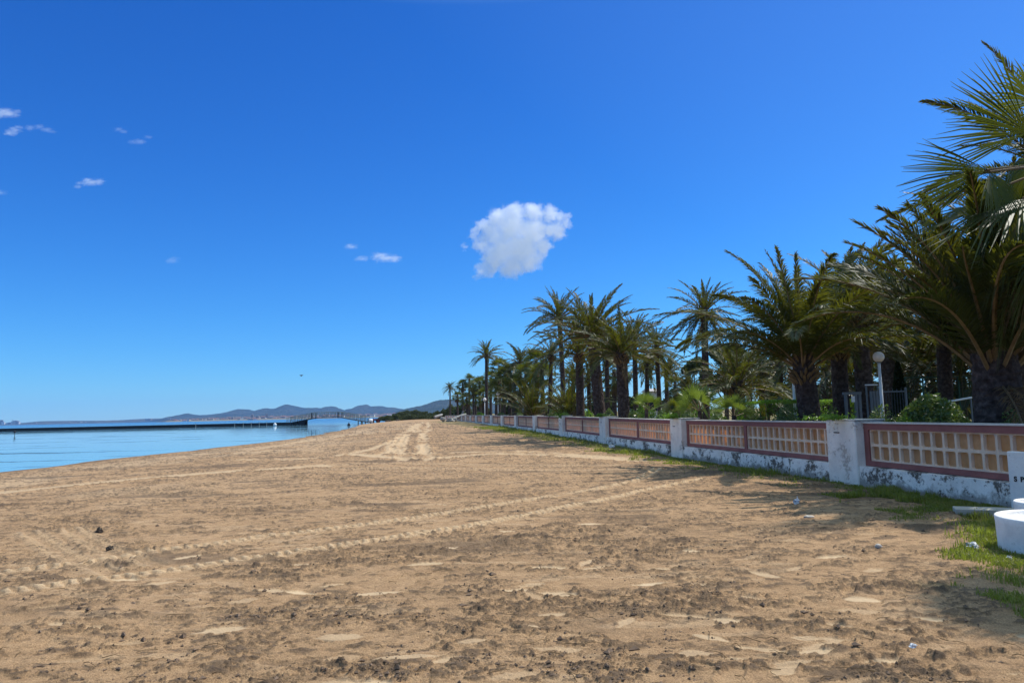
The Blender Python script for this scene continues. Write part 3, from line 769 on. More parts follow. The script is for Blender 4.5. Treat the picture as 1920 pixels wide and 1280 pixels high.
for bi in range(-2, NB):
    u0 = bi*SPAN; yy = loc_y(u0+.5); tz = TOPZ(yy); g0 = float(np.interp(yy, GY, GZ))-.25
    # pillar
    m = MB(); hgt = tz-g0
    m.box((u0+PW/2, -PD/2+.0, g0+hgt/2), (PW, PD, hgt), bev=.02)
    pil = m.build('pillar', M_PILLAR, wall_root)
    m = MB(); m.box((u0+PW/2, -PD/2-.01, tz+.017), (PW+.03, PD+.02, .03), bev=.008); m.build('pillar_cap', M_CAP, pil)
    if 0 <= bi < 4:
        m = MB(); m.box((u0+PW*.62, .004, tz-.245), (.2, .012, .022)); m.build('slot', M_TYRE, pil)
    ua, ub = u0+PW, u0+SPAN
    tzr = tz-.03; tzn = TOPZ(loc_y(ub))-.03
    zz = lambda u, z: z+(tzr-1.28)+(tzn-tzr)*(u-ua)/(ub-ua)     # follow the slope of the wall
    # plinth
    m = MB(); gb = float(np.interp(loc_y(ub), GY, GZ))-.25
    V = []
    for u, g in ((ua-.002, g0), (ub+.002, gb)):
        V += [(u, -.035, g), (u, -.05, zz(u, .40)), (u, -.50, zz(u, .41)), (u, -.50, g)]
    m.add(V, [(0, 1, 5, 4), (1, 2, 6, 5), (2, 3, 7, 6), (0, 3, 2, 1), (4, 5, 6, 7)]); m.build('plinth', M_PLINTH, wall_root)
    sx = .15; um = (ua+ub)/2
    def beam(mb, u_0, u_1, z_0, z_1, y0, y1):
        V = [(u, y, zz(u, z)) for u in (u_0, u_1) for y in (y0, y1) for z in (z_0, z_1)]
        mb.add(V, [(0, 1, 3, 2), (4, 6, 7, 5), (0, 4, 5, 1), (2, 3, 7, 6), (1, 5, 7, 3), (0, 2, 6, 4)])
    m = MB()
    beam(m, ua+.001, ub-.001, 1.135, 1.255, -REC, -REC-.2)
    beam(m, ua+.001, ub-.001, .415, .515, -REC-.002, -REC-.2)
    for us in (ua+.001, um-sx/2, ub-sx-.001): beam(m, us, us+sx, .516, 1.134, -REC-.001, -REC-.198)
    m.build('frame', M_REDW, wall_root)
    m = MB(); beam(m, ua+.001, ub-.001, 1.257, 1.285, -REC+.02, -REC-.24); m.build('coping', M_CAP, wall_root)
    for (pa, pb) in ((ua+sx, um-sx/2), (um+sx/2, ub-sx)):
        m = MB(); nc = 14; pw_ = (pb-pa)/nc
        for c in range(nc):
            for rw in range(2):
                h0 = .516+rw*.309
                zc = zz(pa+(c+.5)*pw_, 0)
                screen_cell(m, pa+c*pw_, pa+(c+1)*pw_, zc+h0, zc+h0+.309, -REC-.035, .055)
        gp = m.build('block_screen', M_GRID, wall_root)
        m = MB(); beam(m, pa+.002, pb-.002, .518, 1.132, -REC-.092, -REC-.104); m.build('backing', M_AMBER, gp)

# ------------------------------------------------------------------ foliage generators
def nrm(a): return a/(np.linalg.norm(a, axis=-1, keepdims=True)+1e-9)
class Leafy:
    """collects quads (4-index faces; triangles repeat nothing) fast"""
    def __init__(s): s.V = []; s.Q = []; s.m = []; s.n = 0
    def quads(s, V, Q, m=0):
        s.V.append(V.reshape(-1, 3)); s.Q.append(Q+s.n); s.m.append(np.full(len(Q), m, np.int32)); s.n += V.reshape(-1, 3).shape[0]
    def build(s, name, mats, parent=None, loc=None, smooth=False):
        V = np.concatenate(s.V); Q = np.concatenate(s.Q); mi = np.concatenate(s.m)
        return link(name, make_mesh(name, V, Q, mats, smooth, mi), parent, loc)
def tube_np(L, pts, rad, seg=5, m=1):
    pts = np.asarray(pts); n = len(pts); T = nrm(np.gradient(pts, axis=0))
    ref = np.array([0, 0, 1.0]); A = np.cross(T, ref); bad = np.linalg.norm(A, axis=1) < .05; A[bad] = [1, 0, 0]; A = nrm(A); B = np.cross(T, A)
    th = np.arange(seg)*2*math.pi/seg
    V = pts[:, None]+np.asarray(rad)[:, None, None]*(np.cos(th)[None, :, None]*A[:, None]+np.sin(th)[None, :, None]*B[:, None])
    i = (np.arange(n-1)*seg)[:, None]; j = np.arange(seg)[None]; k = (j+1) % seg
    L.quads(V, np.stack([i+j, i+k, i+seg+k, i+seg+j], -1).reshape(-1, 4), m)

def pinnate(L, org, length, az, el0, droop, r, nl=46, leaf=.2, wid=.017, vee=.5, mleaf=0, mstem=1, sway=0., bare=.12, sag=.35, stemr=.012, tw=0.):
    """one feather frond: arching rachis + two rows of narrow leaflets"""
    n = 16; t = np.linspace(0, 1, n)
    el = el0-droop*t**1.35; az_ = az+sway*t**2
    ds = length/(n-1)
    T = np.stack([np.sin(az_)*np.cos(el), np.cos(az_)*np.cos(el), np.sin(el)], -1)
    P = org+np.concatenate([[np.zeros(3)], np.cumsum((T[:-1]+T[1:])/2*ds, axis=0)])
    tube_np(L, P, length*stemr*(1-.85*t)+.002, 4, mstem)
    tl = np.linspace(bare, .995, nl); tl = tl+r.normal(0, .3/nl, nl); tl = np.clip(tl, bare, 1)
    Pl = np.stack([np.interp(tl, t, P[:, k]) for k in range(3)], -1); Tl = nrm(np.stack([np.interp(tl, t, T[:, k]) for k in range(3)], -1))
    azl = np.interp(tl, t, az_)
    S = np.stack([np.cos(azl), -np.sin(azl), np.zeros(nl)], -1)+0.
    N = np.cross(S, Tl); N = nrm(N)*np.sign(N[:, 2:3]+1e-6) if False else nrm(N)
    if tw:
        c, s_ = math.cos(tw), math.sin(tw); S, N = S*c+N*s_, N*c-S*s_
    prof = np.interp(tl, [0, .15, .35, .6, .85, 1.0], [.45, .8, 1.0, .95, .62, .28])*leaf*length
    for sd in (-1, 1):
        ang = np.interp(tl, [0, .5, 1], [1.0, .72, .30])+r.normal(0, .10, nl)
        vv = vee+r.normal(0, .22, nl)
        D = nrm(Tl*np.cos(ang)[:, None]+(sd*S*np.cos(vv)[:, None]+N*np.sin(vv)[:, None])*np.sin(ang)[:, None])
        ln = (prof*(1+r.normal(0, .1, nl)))[:, None]
        Wv = nrm(np.cross(D, N)+r.normal(0, .35, (nl, 3)))*(wid*length*.5)
        g = np.array([0, 0, -1.0])*sag
        m1 = Pl+D*ln*.5+g*ln*.10; tp = Pl+D*ln*.97+g*ln*.45
        V = np.stack([Pl-Wv*.5, Pl+Wv*.5, m1+Wv, m1-Wv, tp+Wv*.12, tp-Wv*.12], 1)
        i = (np.arange(nl)*6)[:, None]
        Q = np.concatenate([i+np.array([[0, 1, 2, 3]]), i+np.array([[3, 2, 4, 5]])])
        L.quads(V, Q, mleaf)

def fan_leaf(L, org, az, el, pet, blade, r, nseg=26, spread=R(215), mleaf=0, mstem=1, droop=.5, split=.42, tilt=0., roll=0., pr=.012):
    """costapalmate leaf: petiole + pleated fan of split segments with drooping tips"""
    d = np.array([math.sin(az)*math.cos(el), math.cos(az)*math.cos(el), math.sin(el)])
    el2 = el-.25
    n = 6; t = np.linspace(0, 1, n)
    P = org+np.outer(t*pet, d)+np.outer(-(t**2)*pet*.12, [0, 0, 1])
    tube_np(L, P, pr*(1.3-.5*t), 4, mstem)
    hub = P[-1]; fwd = nrm(P[-1]-P[-2]-np.array([0, 0, 1])*tilt*.2*pet/5)
    S = nrm(np.cross(fwd, [0, 0, 1.0])); N = np.cross(S, fwd)
    S, N = S*math.cos(roll)+N*math.sin(roll), N*math.cos(roll)-S*math.sin(roll)
    a = np.linspace(-spread/2, spread/2, nseg); a2 = a+r.normal(0, .015, nseg)
    ln = blade*(1-.16*(np.abs(a)/(spread/2))**2)*(1+r.normal(0, .05, nseg))
    rad = np.array([0.03, .22, split, .72, 1.0]); wf = spread/nseg/2
    dirs = np.cos(a2)[:, None]*fwd+np.sin(a2)[:, None]*S
    side = -np.sin(a2)[:, None]*fwd+np.cos(a2)[:, None]*S
    V = np.zeros((nseg, 5, 3, 3))
    for k, q in enumerate(rad):
        half = ln*q*math.tan(wf)*1.0 if q <= split else ln*split*math.tan(wf)*(1-(q-split)/(1-split))**.8+.0015*blade
        c = hub+dirs*(ln*q)[:, None]+N*(.06*blade*np.cos(a2*1.2)*q)[:, None]
        sagv = droop*np.clip(q-split*.8, 0, 1)**2*ln*1.2*(1+.35*r.normal(0, 1, nseg))
        c = c+np.array([0, 0, -1.0])*np.clip(sagv, 0, None)[:, None]
        fold = np.maximum(half*.55, 0)
        V[:, k, 0] = c-side*half[:, None]; V[:, k, 2] = c+side*half[:, None]; V[:, k, 1] = c+N*fold[:, None]
    i = (np.arange(nseg)*15)[:, None]; Q = []
    for k in range(4):
        for s in range(2):
            b = k*3+s; Q.append(i+np.array([[b, b+1, b+4, b+3]]))
    L.quads(V.reshape(-1, 3), np.concatenate(Q), mleaf)

def palm_trunk(base, top, r0, r1, seed, flare=1.25, scale=1.0, bulge=0, curve=0., seg=22, boot=.10):
    """trunk with a spiral of old leaf bases (local to base)"""
    base = np.asarray(base); top = np.asarray(top); v = top-base; H = np.linalg.norm(v)
    nz = max(8, int(H/(.055*scale))); nz = min(nz, 130)
    t = np.linspace(0, 1, nz); th = np.linspace(0, 2*math.pi, seg, endpoint=False)
    c = np.outer(t, v); c[:, 0] += curve*np.sin(t*math.pi)*H
    rad = r0+(r1-r0)*t; rad = rad*(1+(flare-1)*np.exp(-t*H/.35)); rad *= 1+bulge*np.exp(-((1-t)*H/.5)**2)
    TT, ZZ = np.meshgrid(th, t*H, indexing='xy')
    k = max(5, int(round(2*math.pi*r0/(.17*scale)))); rowh = .13*scale
    ph = (ZZ/rowh); row = np.floor(ph); fr = ph-row
    an = TT*k/(2*math.pi)+.5*(row % 2)
    lob = np.abs(np.sin(an*math.pi))**.6
    nz_ = fbm(TT*3/math.pi*2+seed, ZZ*4, 3, seed)
    rr = rad[:, None]*(1+boot*(lob*(.35+.65*(1-fr))-.3)+.10*(nz_-.5))
    V = np.stack([c[:, 0][:, None]+rr*np.cos(TT), c[:, 1][:, None]+rr*np.sin(TT), c[:, 2][:, None]+0*rr], -1)
    i = (np.arange(nz-1)*seg)[:, None]; j = np.arange(seg)[None]; kk = (j+1) % seg
    L = Leafy(); L.quads(V.reshape(-1, 3), np.stack([i+j, i+kk, i+seg+kk, i+seg+j], -1).reshape(-1, 4), 0)
    return L

def date_crown(r, length, nf, nl, lo=-25, hi=88, droop=(45, 95), leaf=.2, wid=.017, core=.25, bias=1.0, mats=None, sag=.35, wind=(0, 0), vee=.5, stemr=.012, lenv=.12):
    L = Leafy()
    for k in range(nf):
        q = (k+.5)/nf
        el = R(hi-(hi-lo)*q**bias)+r.normal(0, .06)
        az = k*2.39996+r.normal(0, .15)
        ln = length*(1-.25*(1-q)**3)*(1+r.normal(0, lenv))
        dr = R(np.interp(q, [0, 1], [droop[0], droop[1]]))*(1+r.normal(0, .12))
        if el < 0: dr *= .5
        o = np.array([math.sin(az)*core*.5*q, math.cos(az)*core*.5*q, core*(1-q)*.6])
        pinnate(L, o, ln, az, el, dr, r, nl, leaf, wid, vee=vee, sag=sag, sway=r.normal(0, .18), stemr=stemr, tw=r.normal(0, .35))
    return L
def frond_bases(r, rad, n=34, up=.35):
    L = Leafy()
    for k in range(n):
        az = k*2.39996; z = -.02-.32*(k/n); d = np.array([math.sin(az), math.cos(az), 0])
        p0 = d*rad*.75+np.array([0, 0, z-.1]); p1 = p0+d*.09+np.array([0, 0, up*.28]); p2 = p1+d*.10+np.array([0, 0, up*.22])
        tube_np(L, [p0, p1, p2], np.array([.05, .04, .018]), 4, 0)
    return L

LSEQ = {}
def palm(name, pb, pt, Y, r0, length, nf, nl, seed, label, group=None, lo=-25, hi=88, droop=(45, 95), leaf=.2, wid=.017, bias=1., mats=(None, None), stubs=True,
         dead=0, wind=(0, 0), curve=0., r1=None, sag=.35, vee=.5, core=.25, zb=.2, boot=.10, cat='palm tree', rz=0, stemr=.012):
    r = np.random.default_rng(seed)
    Y = behind(pb[0], Y, .85+r0*1.3)
    B = at(pb[0], 775, Y); B[2] = zb
    T = at(pt[0], pt[1], Y)-B
    root = empty(name, B, label, cat, group)
    if T[2] > .3:
        palm_trunk((0, 0, -.4), T, r0, r1 or r0*.9, seed, curve=curve, boot=boot).build('trunk', M_TRUNK, root, smooth=False)
    L = date_crown(r, length, nf, nl, lo, hi, droop, leaf, wid, core, bias, sag=sag, vee=vee, stemr=stemr)
    L.build('crown', [mats[0] or M_LEAF, M_STEM], root, T)
    if stubs and T[2] > .5: frond_bases(r, r0).build('frond_bases', M_STEM, root, T)
    if dead:
        L = Leafy()
        for k in range(dead):
            az = r.uniform(0, 6.28); pinnate(L, np.array([math.sin(az)*.12, math.cos(az)*.12, -.15]), length*r.uniform(.5, .8), az, R(-20), R(65), r, max(18, nl//2), leaf, wid, sag=.6)
        L.build('dead_fronds', [M_DEAD, M_STEM], root, T)
    return root
def fan_palm(name, pb, pt, Y, r0, blade, pet, nf, seed, label, group=None, nseg=20, skirt=10, zb=.2, lo=-45, hi=85, mat=None, curve=0., droop=.5, cat='fan palm'):
    r = np.random.default_rng(seed)
    B = at(pb[0], 775, Y); B[2] = zb; T = at(pt[0], pt[1], Y)-B
    root = empty(name, B, label, cat, group)
    if T[2] > .3: palm_trunk((0, 0, -.4), T, r0, r0*.8, seed, flare=1.4, curve=curve, boot=.05).build('trunk', M_TRUNK, root)
    L = Leafy()
    for k in range(nf):
        q = (k+.5)/nf; el = R(hi-(hi-lo)*q)+r.normal(0, .08); az = k*2.39996+r.normal(0, .2)
        fan_leaf(L, np.array([0, 0, .1*(1-q)]), az, el, pet*(1+r.normal(0, .12)), blade*(1+r.normal(0, .1)), r, nseg, droop=droop, tilt=.5, roll=r.normal(0, .3), pr=.012*blade)
    L.build('crown', [mat or M_FAN, M_STEM], root, T)
    if skirt:
        L = Leafy()
        for k in range(skirt):
            az = r.uniform(0, 6.28); fan_leaf(L, np.array([0, 0, -.1-.5*r.random()]), az, R(-68+r.normal(0, 6)), pet*.6, blade*.8, r, 14, spread=R(90), droop=.2)
        L.build('dead_fronds', [M_DEAD, M_STEM], root, T)
    return root

# ------------------------------------------------------------------ the palms, nearest first
palm('date_palm', (1523, 0), (1506, 692), 20.5, .30, 3.75, 52, 130, 101, 'big full date palm with a thick leaning trunk just behind the nearest full pillar', lo=32, hi=86, droop=(24, 74), leaf=.175, wid=.0088, bias=.95, sag=.9, stemr=.008, vee=.5, core=.45)
palm('date_palm', (1876, 0), (1866, 700), 14.2, .43, 3.65, 64, 135, 102, 'huge dark date palm with the thickest trunk at the right edge of the photo', stubs=False, dead=7, lo=48, hi=87, droop=(22, 60), leaf=.155, wid=.008, bias=.9, sag=.35, vee=.55, core=.6)
palm('date_palm', (1578, 0), (1572, 655), 25, .27, 2.8, 44, 84, 103, 'medium date palm just right of the big full one, left of the grey gate', lo=0, hi=84, droop=(30, 60), leaf=.17, wid=.010)
palm('date_palm', (1624, 0), (1604, 590), 23.5, .26, 2.9, 44, 84, 104, 'tall date palm whose bare curved trunk stands in front of the grey gate', lo=0, hi=86, droop=(32, 62), leaf=.15, wid=.010, curve=.012, dead=5)
palm('date_palm', (1676, 0), (1664, 652), 33, .38, 3.2, 40, 44, 105, 'shaded date palm behind the globe street lamp', lo=-15, hi=85, droop=(45, 85), leaf=.16, wid=.014)
palm('date_palm', (1323, 0), (1321, 588), 44, .21, 2.75, 44, 46, 106, 'slender tall date palm standing alone against the sky left of the big full one', lo=-58, hi=87, droop=(40, 60), leaf=.13, wid=.018, bias=1.0, dead=3)
palm('date_palm', (1238, 0), (1231, 655), 47, .15, 2.3, 38, 40, 107, 'thin date palm with a small crown between the stout pair and the solitary slender one', lo=-60, hi=87, droop=(35, 60), leaf=.15, wid=.018)
palm('date_palm', (1170, 0), (1165, 668), 34.5, .29, 2.65, 46, 56, 108, 'thick dark date palm, right one of the stout pair in the middle of the grove', dead=5, lo=4, hi=80, droop=(28, 66), leaf=.15, wid=.015, bias=.9)
palm('date_palm', (1128, 0), (1110, 634), 37, .31, 3.4, 52, 60, 109, 'thick leaning date palm, left one of the stout pair in the middle of the grove', lo=4, hi=80, droop=(26, 72), leaf=.13, wid=.014, bias=.9)
palm('date_palm', (1088, 0), (1086, 668), 43, .25, 3.0, 36, 40, 110, 'date palm with a knobbly trunk half hidden left of the stout pair', lo=0, hi=82, droop=(32, 64), leaf=.15, wid=.016)
palm('date_palm', (1056, 0), (1048, 598), 58, .19, 2.9, 44, 40, 111, 'tallest date palm at the left end of the tall group, crown above its neighbours', lo=-12, hi=88, droop=(30, 62), leaf=.14, wid=.018, curve=.01)
palm('date_palm', (1029, 0), (1034, 668), 60, .17, 2.6, 34, 34, 112, 'slim date palm leaning right below the tallest crown of the tall group', lo=-50, hi=85, droop=(45, 70), leaf=.15, wid=.018)
palm('date_palm', (912, 0), (912, 668), 92, .21, 2.75, 38, 30, 113, 'slender tall date palm standing above the far row beyond the wall', lo=-30, hi=88, droop=(38, 62), leaf=.16, wid=.026)
palm('date_palm', (1140, 0), (1137, 665), 56, .18, 2.6, 32, 30, 114, 'smaller date palm glimpsed between the stout pair', lo=-25, hi=85, leaf=.16, wid=.02, mats=(M_LEAFB, None))
palm('date_palm', (1192, 0), (1190, 640), 52, .18, 3.0, 36, 32, 115, 'date palm just behind and right of the stout pair, crown against the sky', lo=-30, hi=85, droop=(40, 80), leaf=.16, wid=.02)
palm('date_palm', (1386, 0), (1383, 728), 33, .32, 2.9, 44, 52, 116, 'low bushy date palm with a short black trunk behind the young fan palms', lo=-10, hi=88, droop=(40, 85), leaf=.16, wid=.013)
# trunkless young palms
palm('young_date_palm', (1000, 0), (1000, 782), 62, .2, 3.5, 34, 40, 117, 'trunkless upright young date palm behind the wall, left of two', 'trunkless young date palms in the grove', lo=28, hi=88, droop=(22, 60), leaf=.15, wid=.017)
palm('young_date_palm', (1068, 0), (1068, 782), 50, .2, 3.1, 34, 40, 118, 'trunkless upright young date palm behind the wall, right of two', 'trunkless young date palms in the grove', lo=28, hi=88, droop=(22, 60), leaf=.15, wid=.017)

# near fan palm beyond the right edge: its leaves hang into the picture
def near_fan():
    r = np.random.default_rng(55)
    Y = 12.6; B = at(2010, 775, Y); B[2] = .1; T = at(2000, 330, Y)-B
    root = empty('fan_palm', B, 'tall near fan palm whose pleated leaves reach in from the right edge', 'fan palm')
    palm_trunk((0, 0, -.4), T, .26, .22, 55, boot=.05).build('trunk', M_TRUNK, root)
    L = Leafy()
    def leaf_px(hub, tip, dh, dt, spread, roll, droop=.2, n=34, split=.5, mat=0):
        Hh = at(hub[0], hub[1], Y+dh)-B-T; Tp = at(tip[0], tip[1], Y+dt)-B-T
        o = np.zeros(3); mid = (o+Hh)/2+np.array([0, 0, .12]); tube_np(L, np.array([o, mid, Hh]), np.array([.028, .024, .018]), 5, 1)
        v = Tp-Hh; bl = np.linalg.norm(v); az = math.atan2(v[0], v[1]); el = math.asin(v[2]/bl)
        fan_leaf(L, Hh-v/bl*.02, az, el, .02, bl, r, n, spread=spread, droop=droop, roll=roll, split=split, pr=.016, tilt=0)
    leaf_px((1928, 248), (1785, 150), -.5, -.9, R(88), -1.25, .12, 38)
    leaf_px((1850, 318), (1690, 308), -.4, -.8, R(62), -1.25, .10, 30)
    leaf_px((1856, 322), (1905, 425), -.5, -.5, R(110), -1.1, .5, 24)
    leaf_px((1918, 372), (1722, 412), .1, -.2, R(120), .30, .35, 34)
    leaf_px((1915, 455), (1835, 530), .2, .0, R(120), -.5, .9, 30)
    leaf_px((1935, 300), (1860, 420), .5, .5, R(120), -.8, .8, 28)
    leaf_px((1905, 395), (1800, 470), .3, .3, R(130), -.4, .9, 30)
    leaf_px((1880, 350), (1835, 440), .0, .1, R(110), -1.0, .7, 26)
    leaf_px((1930, 430), (1905, 560), -.2, -.2, R(110), -1.0, .5, 26)
    leaf_px((1918, 520), (1860, 620), .5, .5, R(120), -.7, .9, 26)
    leaf_px((1960, 470), (1890, 590), -.3, -.3, R(100), -.9, .6, 26)
    leaf_px((1945, 190), (1885, 110), .8, 1.0, R(130), -.9, .3, 30)
    for k in range(18):
        az = k*2.4; el = R(85-115*(k+.5)/18)
        if 3.6 < (az % 6.283) < 5.8: continue
        fan_leaf(L, np.array([0, 0, .1]), az, el, 1.0+r.normal(0, .1), .9, r, 28, droop=.5+.02*k, roll=r.normal(0, .4), pr=.018)
    L.build('crown', [M_FAN, M_STEM], root, T)
    L = Leafy()
    for k in range(26):
        az = r.uniform(0, 6.28); fan_leaf(L, np.array([0, 0, -.3-.6*r.random()]), az, R(-40+r.normal(0, 12)), .9, .9, r, 18, spread=R(110), droop=.9)
    L.build('dead_fronds', [M_DEAD, M_STEM], root, T)
near_fan()
palm('date_palm', (1975, 0), (1972, 330), 16.5, .35, 3.3, 54, 120, 120, 'tall date palm at the right edge whose feather fronds mix with the pleated leaves', lo=-25, hi=86, droop=(28, 50), leaf=.12, wid=.0075, core=.4)
palm('date_palm', (1912, 0), (1902, 500), 24, .32, 4.2, 58, 110, 121, 'date palm hanging dark fronds behind the huge trunk at the right edge', lo=-45, hi=86, droop=(35, 60), leaf=.13, wid=.008, core=.4)
palm('date_palm', (1772, 0), (1768, 600), 27, .25, 2.9, 42, 80, 122, 'date palm behind the large round shrub, crown reaching left over the fence', lo=-5, hi=84, droop=(32, 60), leaf=.15, wid=.010)

def offstage():
    r = np.random.default_rng(77); B = np.array([8.6, 7.9, .1]); T = np.array([0, 0, 6.3])
    root = empty('fan_palm', B, 'fan palm just beyond the right edge that throws its shadow on the near sand', 'fan palm')
    palm_trunk((0, 0, -.4), T, .25, .22, 9).build('trunk', M_TRUNK, root)
    L = Leafy()
    for k in range(30):
        q = (k+.5)/30; fan_leaf(L, np.zeros(3), k*2.4, R(80-95*q), .7, .85, r, 26, droop=.4, roll=r.normal(0, .4), pr=.016)
    L.build('crown', [M_FAN, M_STEM], root, T)
offstage()
# far row of fan palms and date palms above the distant wall
far = [  # px, crown py, Y, kind, size
 (844, 728, 165, 'd', 2.4), (858, 742, 160, 'f', 1.0), (868, 722, 150, 'f', 1.05), (880, 712, 150, 'f', 1.1), (876, 748, 140, 'f', 1.1), (892, 724, 140, 'f', 1.15), (888, 745, 130, 'd', 2.4),
 (900, 718, 130, 'f', 1.15), (906, 742, 120, 'f', 1.1), (920, 712, 115, 'f', 1.2), (930, 728, 108, 'f', 1.2), (936, 690, 104, 'f', 1.35), (944, 712, 95, 'f', 1.3), (956, 700, 95, 'f', 1.25), (964, 722, 88, 'f', 1.2),
 (976, 682, 88, 'd', 2.9), (985, 705, 84, 'f', 1.25), (1006, 682, 80, 'f', 1.35), (1018, 700, 75, 'f', 1.2), (955, 742, 84, 'd', 2.3), (1075, 712, 70, 'd', 2.6), (1212, 690, 62, 'd', 2.6), (1250, 700, 70, 'd', 2.6),
 (1265, 722, 85, 'f', 1.1), (1152, 700, 68, 'f', 1.2), (1105, 712, 72, 'd', 2.4), (1430, 705, 48, 'd', 2.8), (1462, 690, 44, 'd', 3.0), (1545, 700, 38, 'd', 3.0), (1590, 715, 40, 'd', 2.8), (1632, 705, 42, 'd', 2.8),
 (1712, 700, 36, 'd', 2.8), (1748, 690, 34, 'd', 2.8), (1800, 705, 32, 'd', 2.9), (1868, 640, 30, 'd', 3.2), (1920, 700, 30, 'd', 3.2), (1552, 640, 46, 'd', 3.0), (1690, 560, 40, 'd', 3.2), (1630, 600, 48, 'd', 3.0), (1405, 690, 58, 'd', 2.6), (1290, 730, 60, 'd', 2.2), (1835, 560, 26, 'd', 3.2)]
ordw = 'first second third fourth fifth sixth seventh eighth ninth tenth eleventh twelfth thirteenth fourteenth fifteenth sixteenth seventeenth eighteenth nineteenth twentieth'.split()
def ordinal(n):
    if n < 20: return ordw[n]
    return 'twenty-'+ordw[n-20] if n > 19 else ''
def copy_mesh_obj(src, parent, sc_=1.0, rz=0., loc=None):
    c = src.copy(); COL.objects.link(c); c.parent = parent
    if loc is not None: c.location = [float(v) for v in loc]
    c.scale = (sc_, sc_, sc_); c.rotation_euler = (0, 0, rz); return c
protoD = []; protoF = []
for v in range(3):
    r = np.random.default_rng(300+v)
    protoD.append(make_mesh('crown', *(lambda L: (np.concatenate(L.V), np.concatenate(L.Q)))(LL := date_crown(r, 1.0, 36, 34, (-35, -10, -50)[v], 87, (40, 78), .17, .024, .1)), [M_LEAFB, M_STEM], False, np.concatenate(LL.m)))
for v in range(3):
    r = np.random.default_rng(400+v); L = Leafy()
    for k in range(30):
        q = (k+.5)/30; fan_leaf(L, np.zeros(3), k*2.39996+r.normal(0, .2), R(85-(135)*q)+r.normal(0, .08), .85*(1+r.normal(0, .15)), .80, r, 14, droop=.55, tilt=.5, roll=r.normal(0, .3), pr=.012)
    for k in range(12): fan_leaf(L, np.array([0, 0, -.15-.4*r.random()]), r.uniform(0, 6.28), R(-66+r.normal(0, 6)), .55, .7, r, 10, spread=R(90), droop=.2, mleaf=2)
    protoF.append(make_mesh('crown', np.concatenate(L.V), np.concatenate(L.Q), [M_FAN, M_STEM, M_DEAD], False, np.concatenate(L.m)))
cnt = {'d': 0, 'f': 0}
for k, (px, py, Y, kd, sz) in enumerate(sorted(far)):
    Y = behind(px, Y, 1.1); B = at(px, 775, Y); B[2] = .2; T = at(px+random.uniform(-2, 2)*60/Y, py, Y)-B
    i = cnt[kd]; cnt[kd] += 1
    lab = ('%s fan palm counted from the left in the grove behind the wall' if kd == 'f' else '%s of the background date palms behind the wall, counted from the left') % ordinal(i)
    root = empty('fan_palm' if kd == 'f' else 'date_palm', B, lab, 'palm tree', 'fan palms in the far grove' if kd == 'f' else 'background date palms of the grove')
    palm_trunk((0, 0, -.4), T, .24 if kd == 'f' else .22, .18, k, seg=14, boot=.06, scale=1.6).build('trunk', M_TRUNK, root)
    me = (protoF if kd == 'f' else protoD)[i % 3]
    c = bpy.data.objects.new('crown', me); COL.objects.link(c); c.parent = root; c.location = T.tolist()
    c.scale = (sz, sz, sz*random.uniform(.9, 1.1)); c.rotation_euler = (random.uniform(-.1, .1), random.uniform(-.1, .1), random.uniform(0, 6.28))

# young fan palms peeping over the wall
for k, (px, py, Y, bl, lab) in enumerate([(1312, 772, 25.5, 1.0, 'bright young fan palm, tallest of the young ones peeping over the wall'),
                                  (1376, 782, 23, .75, 'low yellow-green young fan palm just above the wall, right of the tallest young one'),
                                  (1212, 770, 30, .8, 'young fan palm behind the wall beside the pillar left of the tallest young one'),
                                  (1272, 776, 28, .7, 'small dark young fan palm next to the pillar top, left of the tallest young one')]):
    r = np.random.default_rng(600+k); B = at(px, py, Y)
    root = empty('young_fan_palm', B, lab, 'fan palm', 'young fan palms along the wall')
    L = Leafy()
    for q in range(9):
        fan_leaf(L, np.zeros(3), q*2.4+k, R(80-62*q/9), bl*.55, bl*.62, r, 22, spread=R(170), droop=.25, roll=r.normal(0, .5), tilt=.2, split=.55, pr=.012)
    L.build('leaves', [M_FANY if k != 3 else M_FAN, M_STEM], root)
    m = MB(); m.tube([(0, 0, -1.2), (0, 0, .05)], [.1, .07], 8); m.build('trunk', M_TRUNK, root)

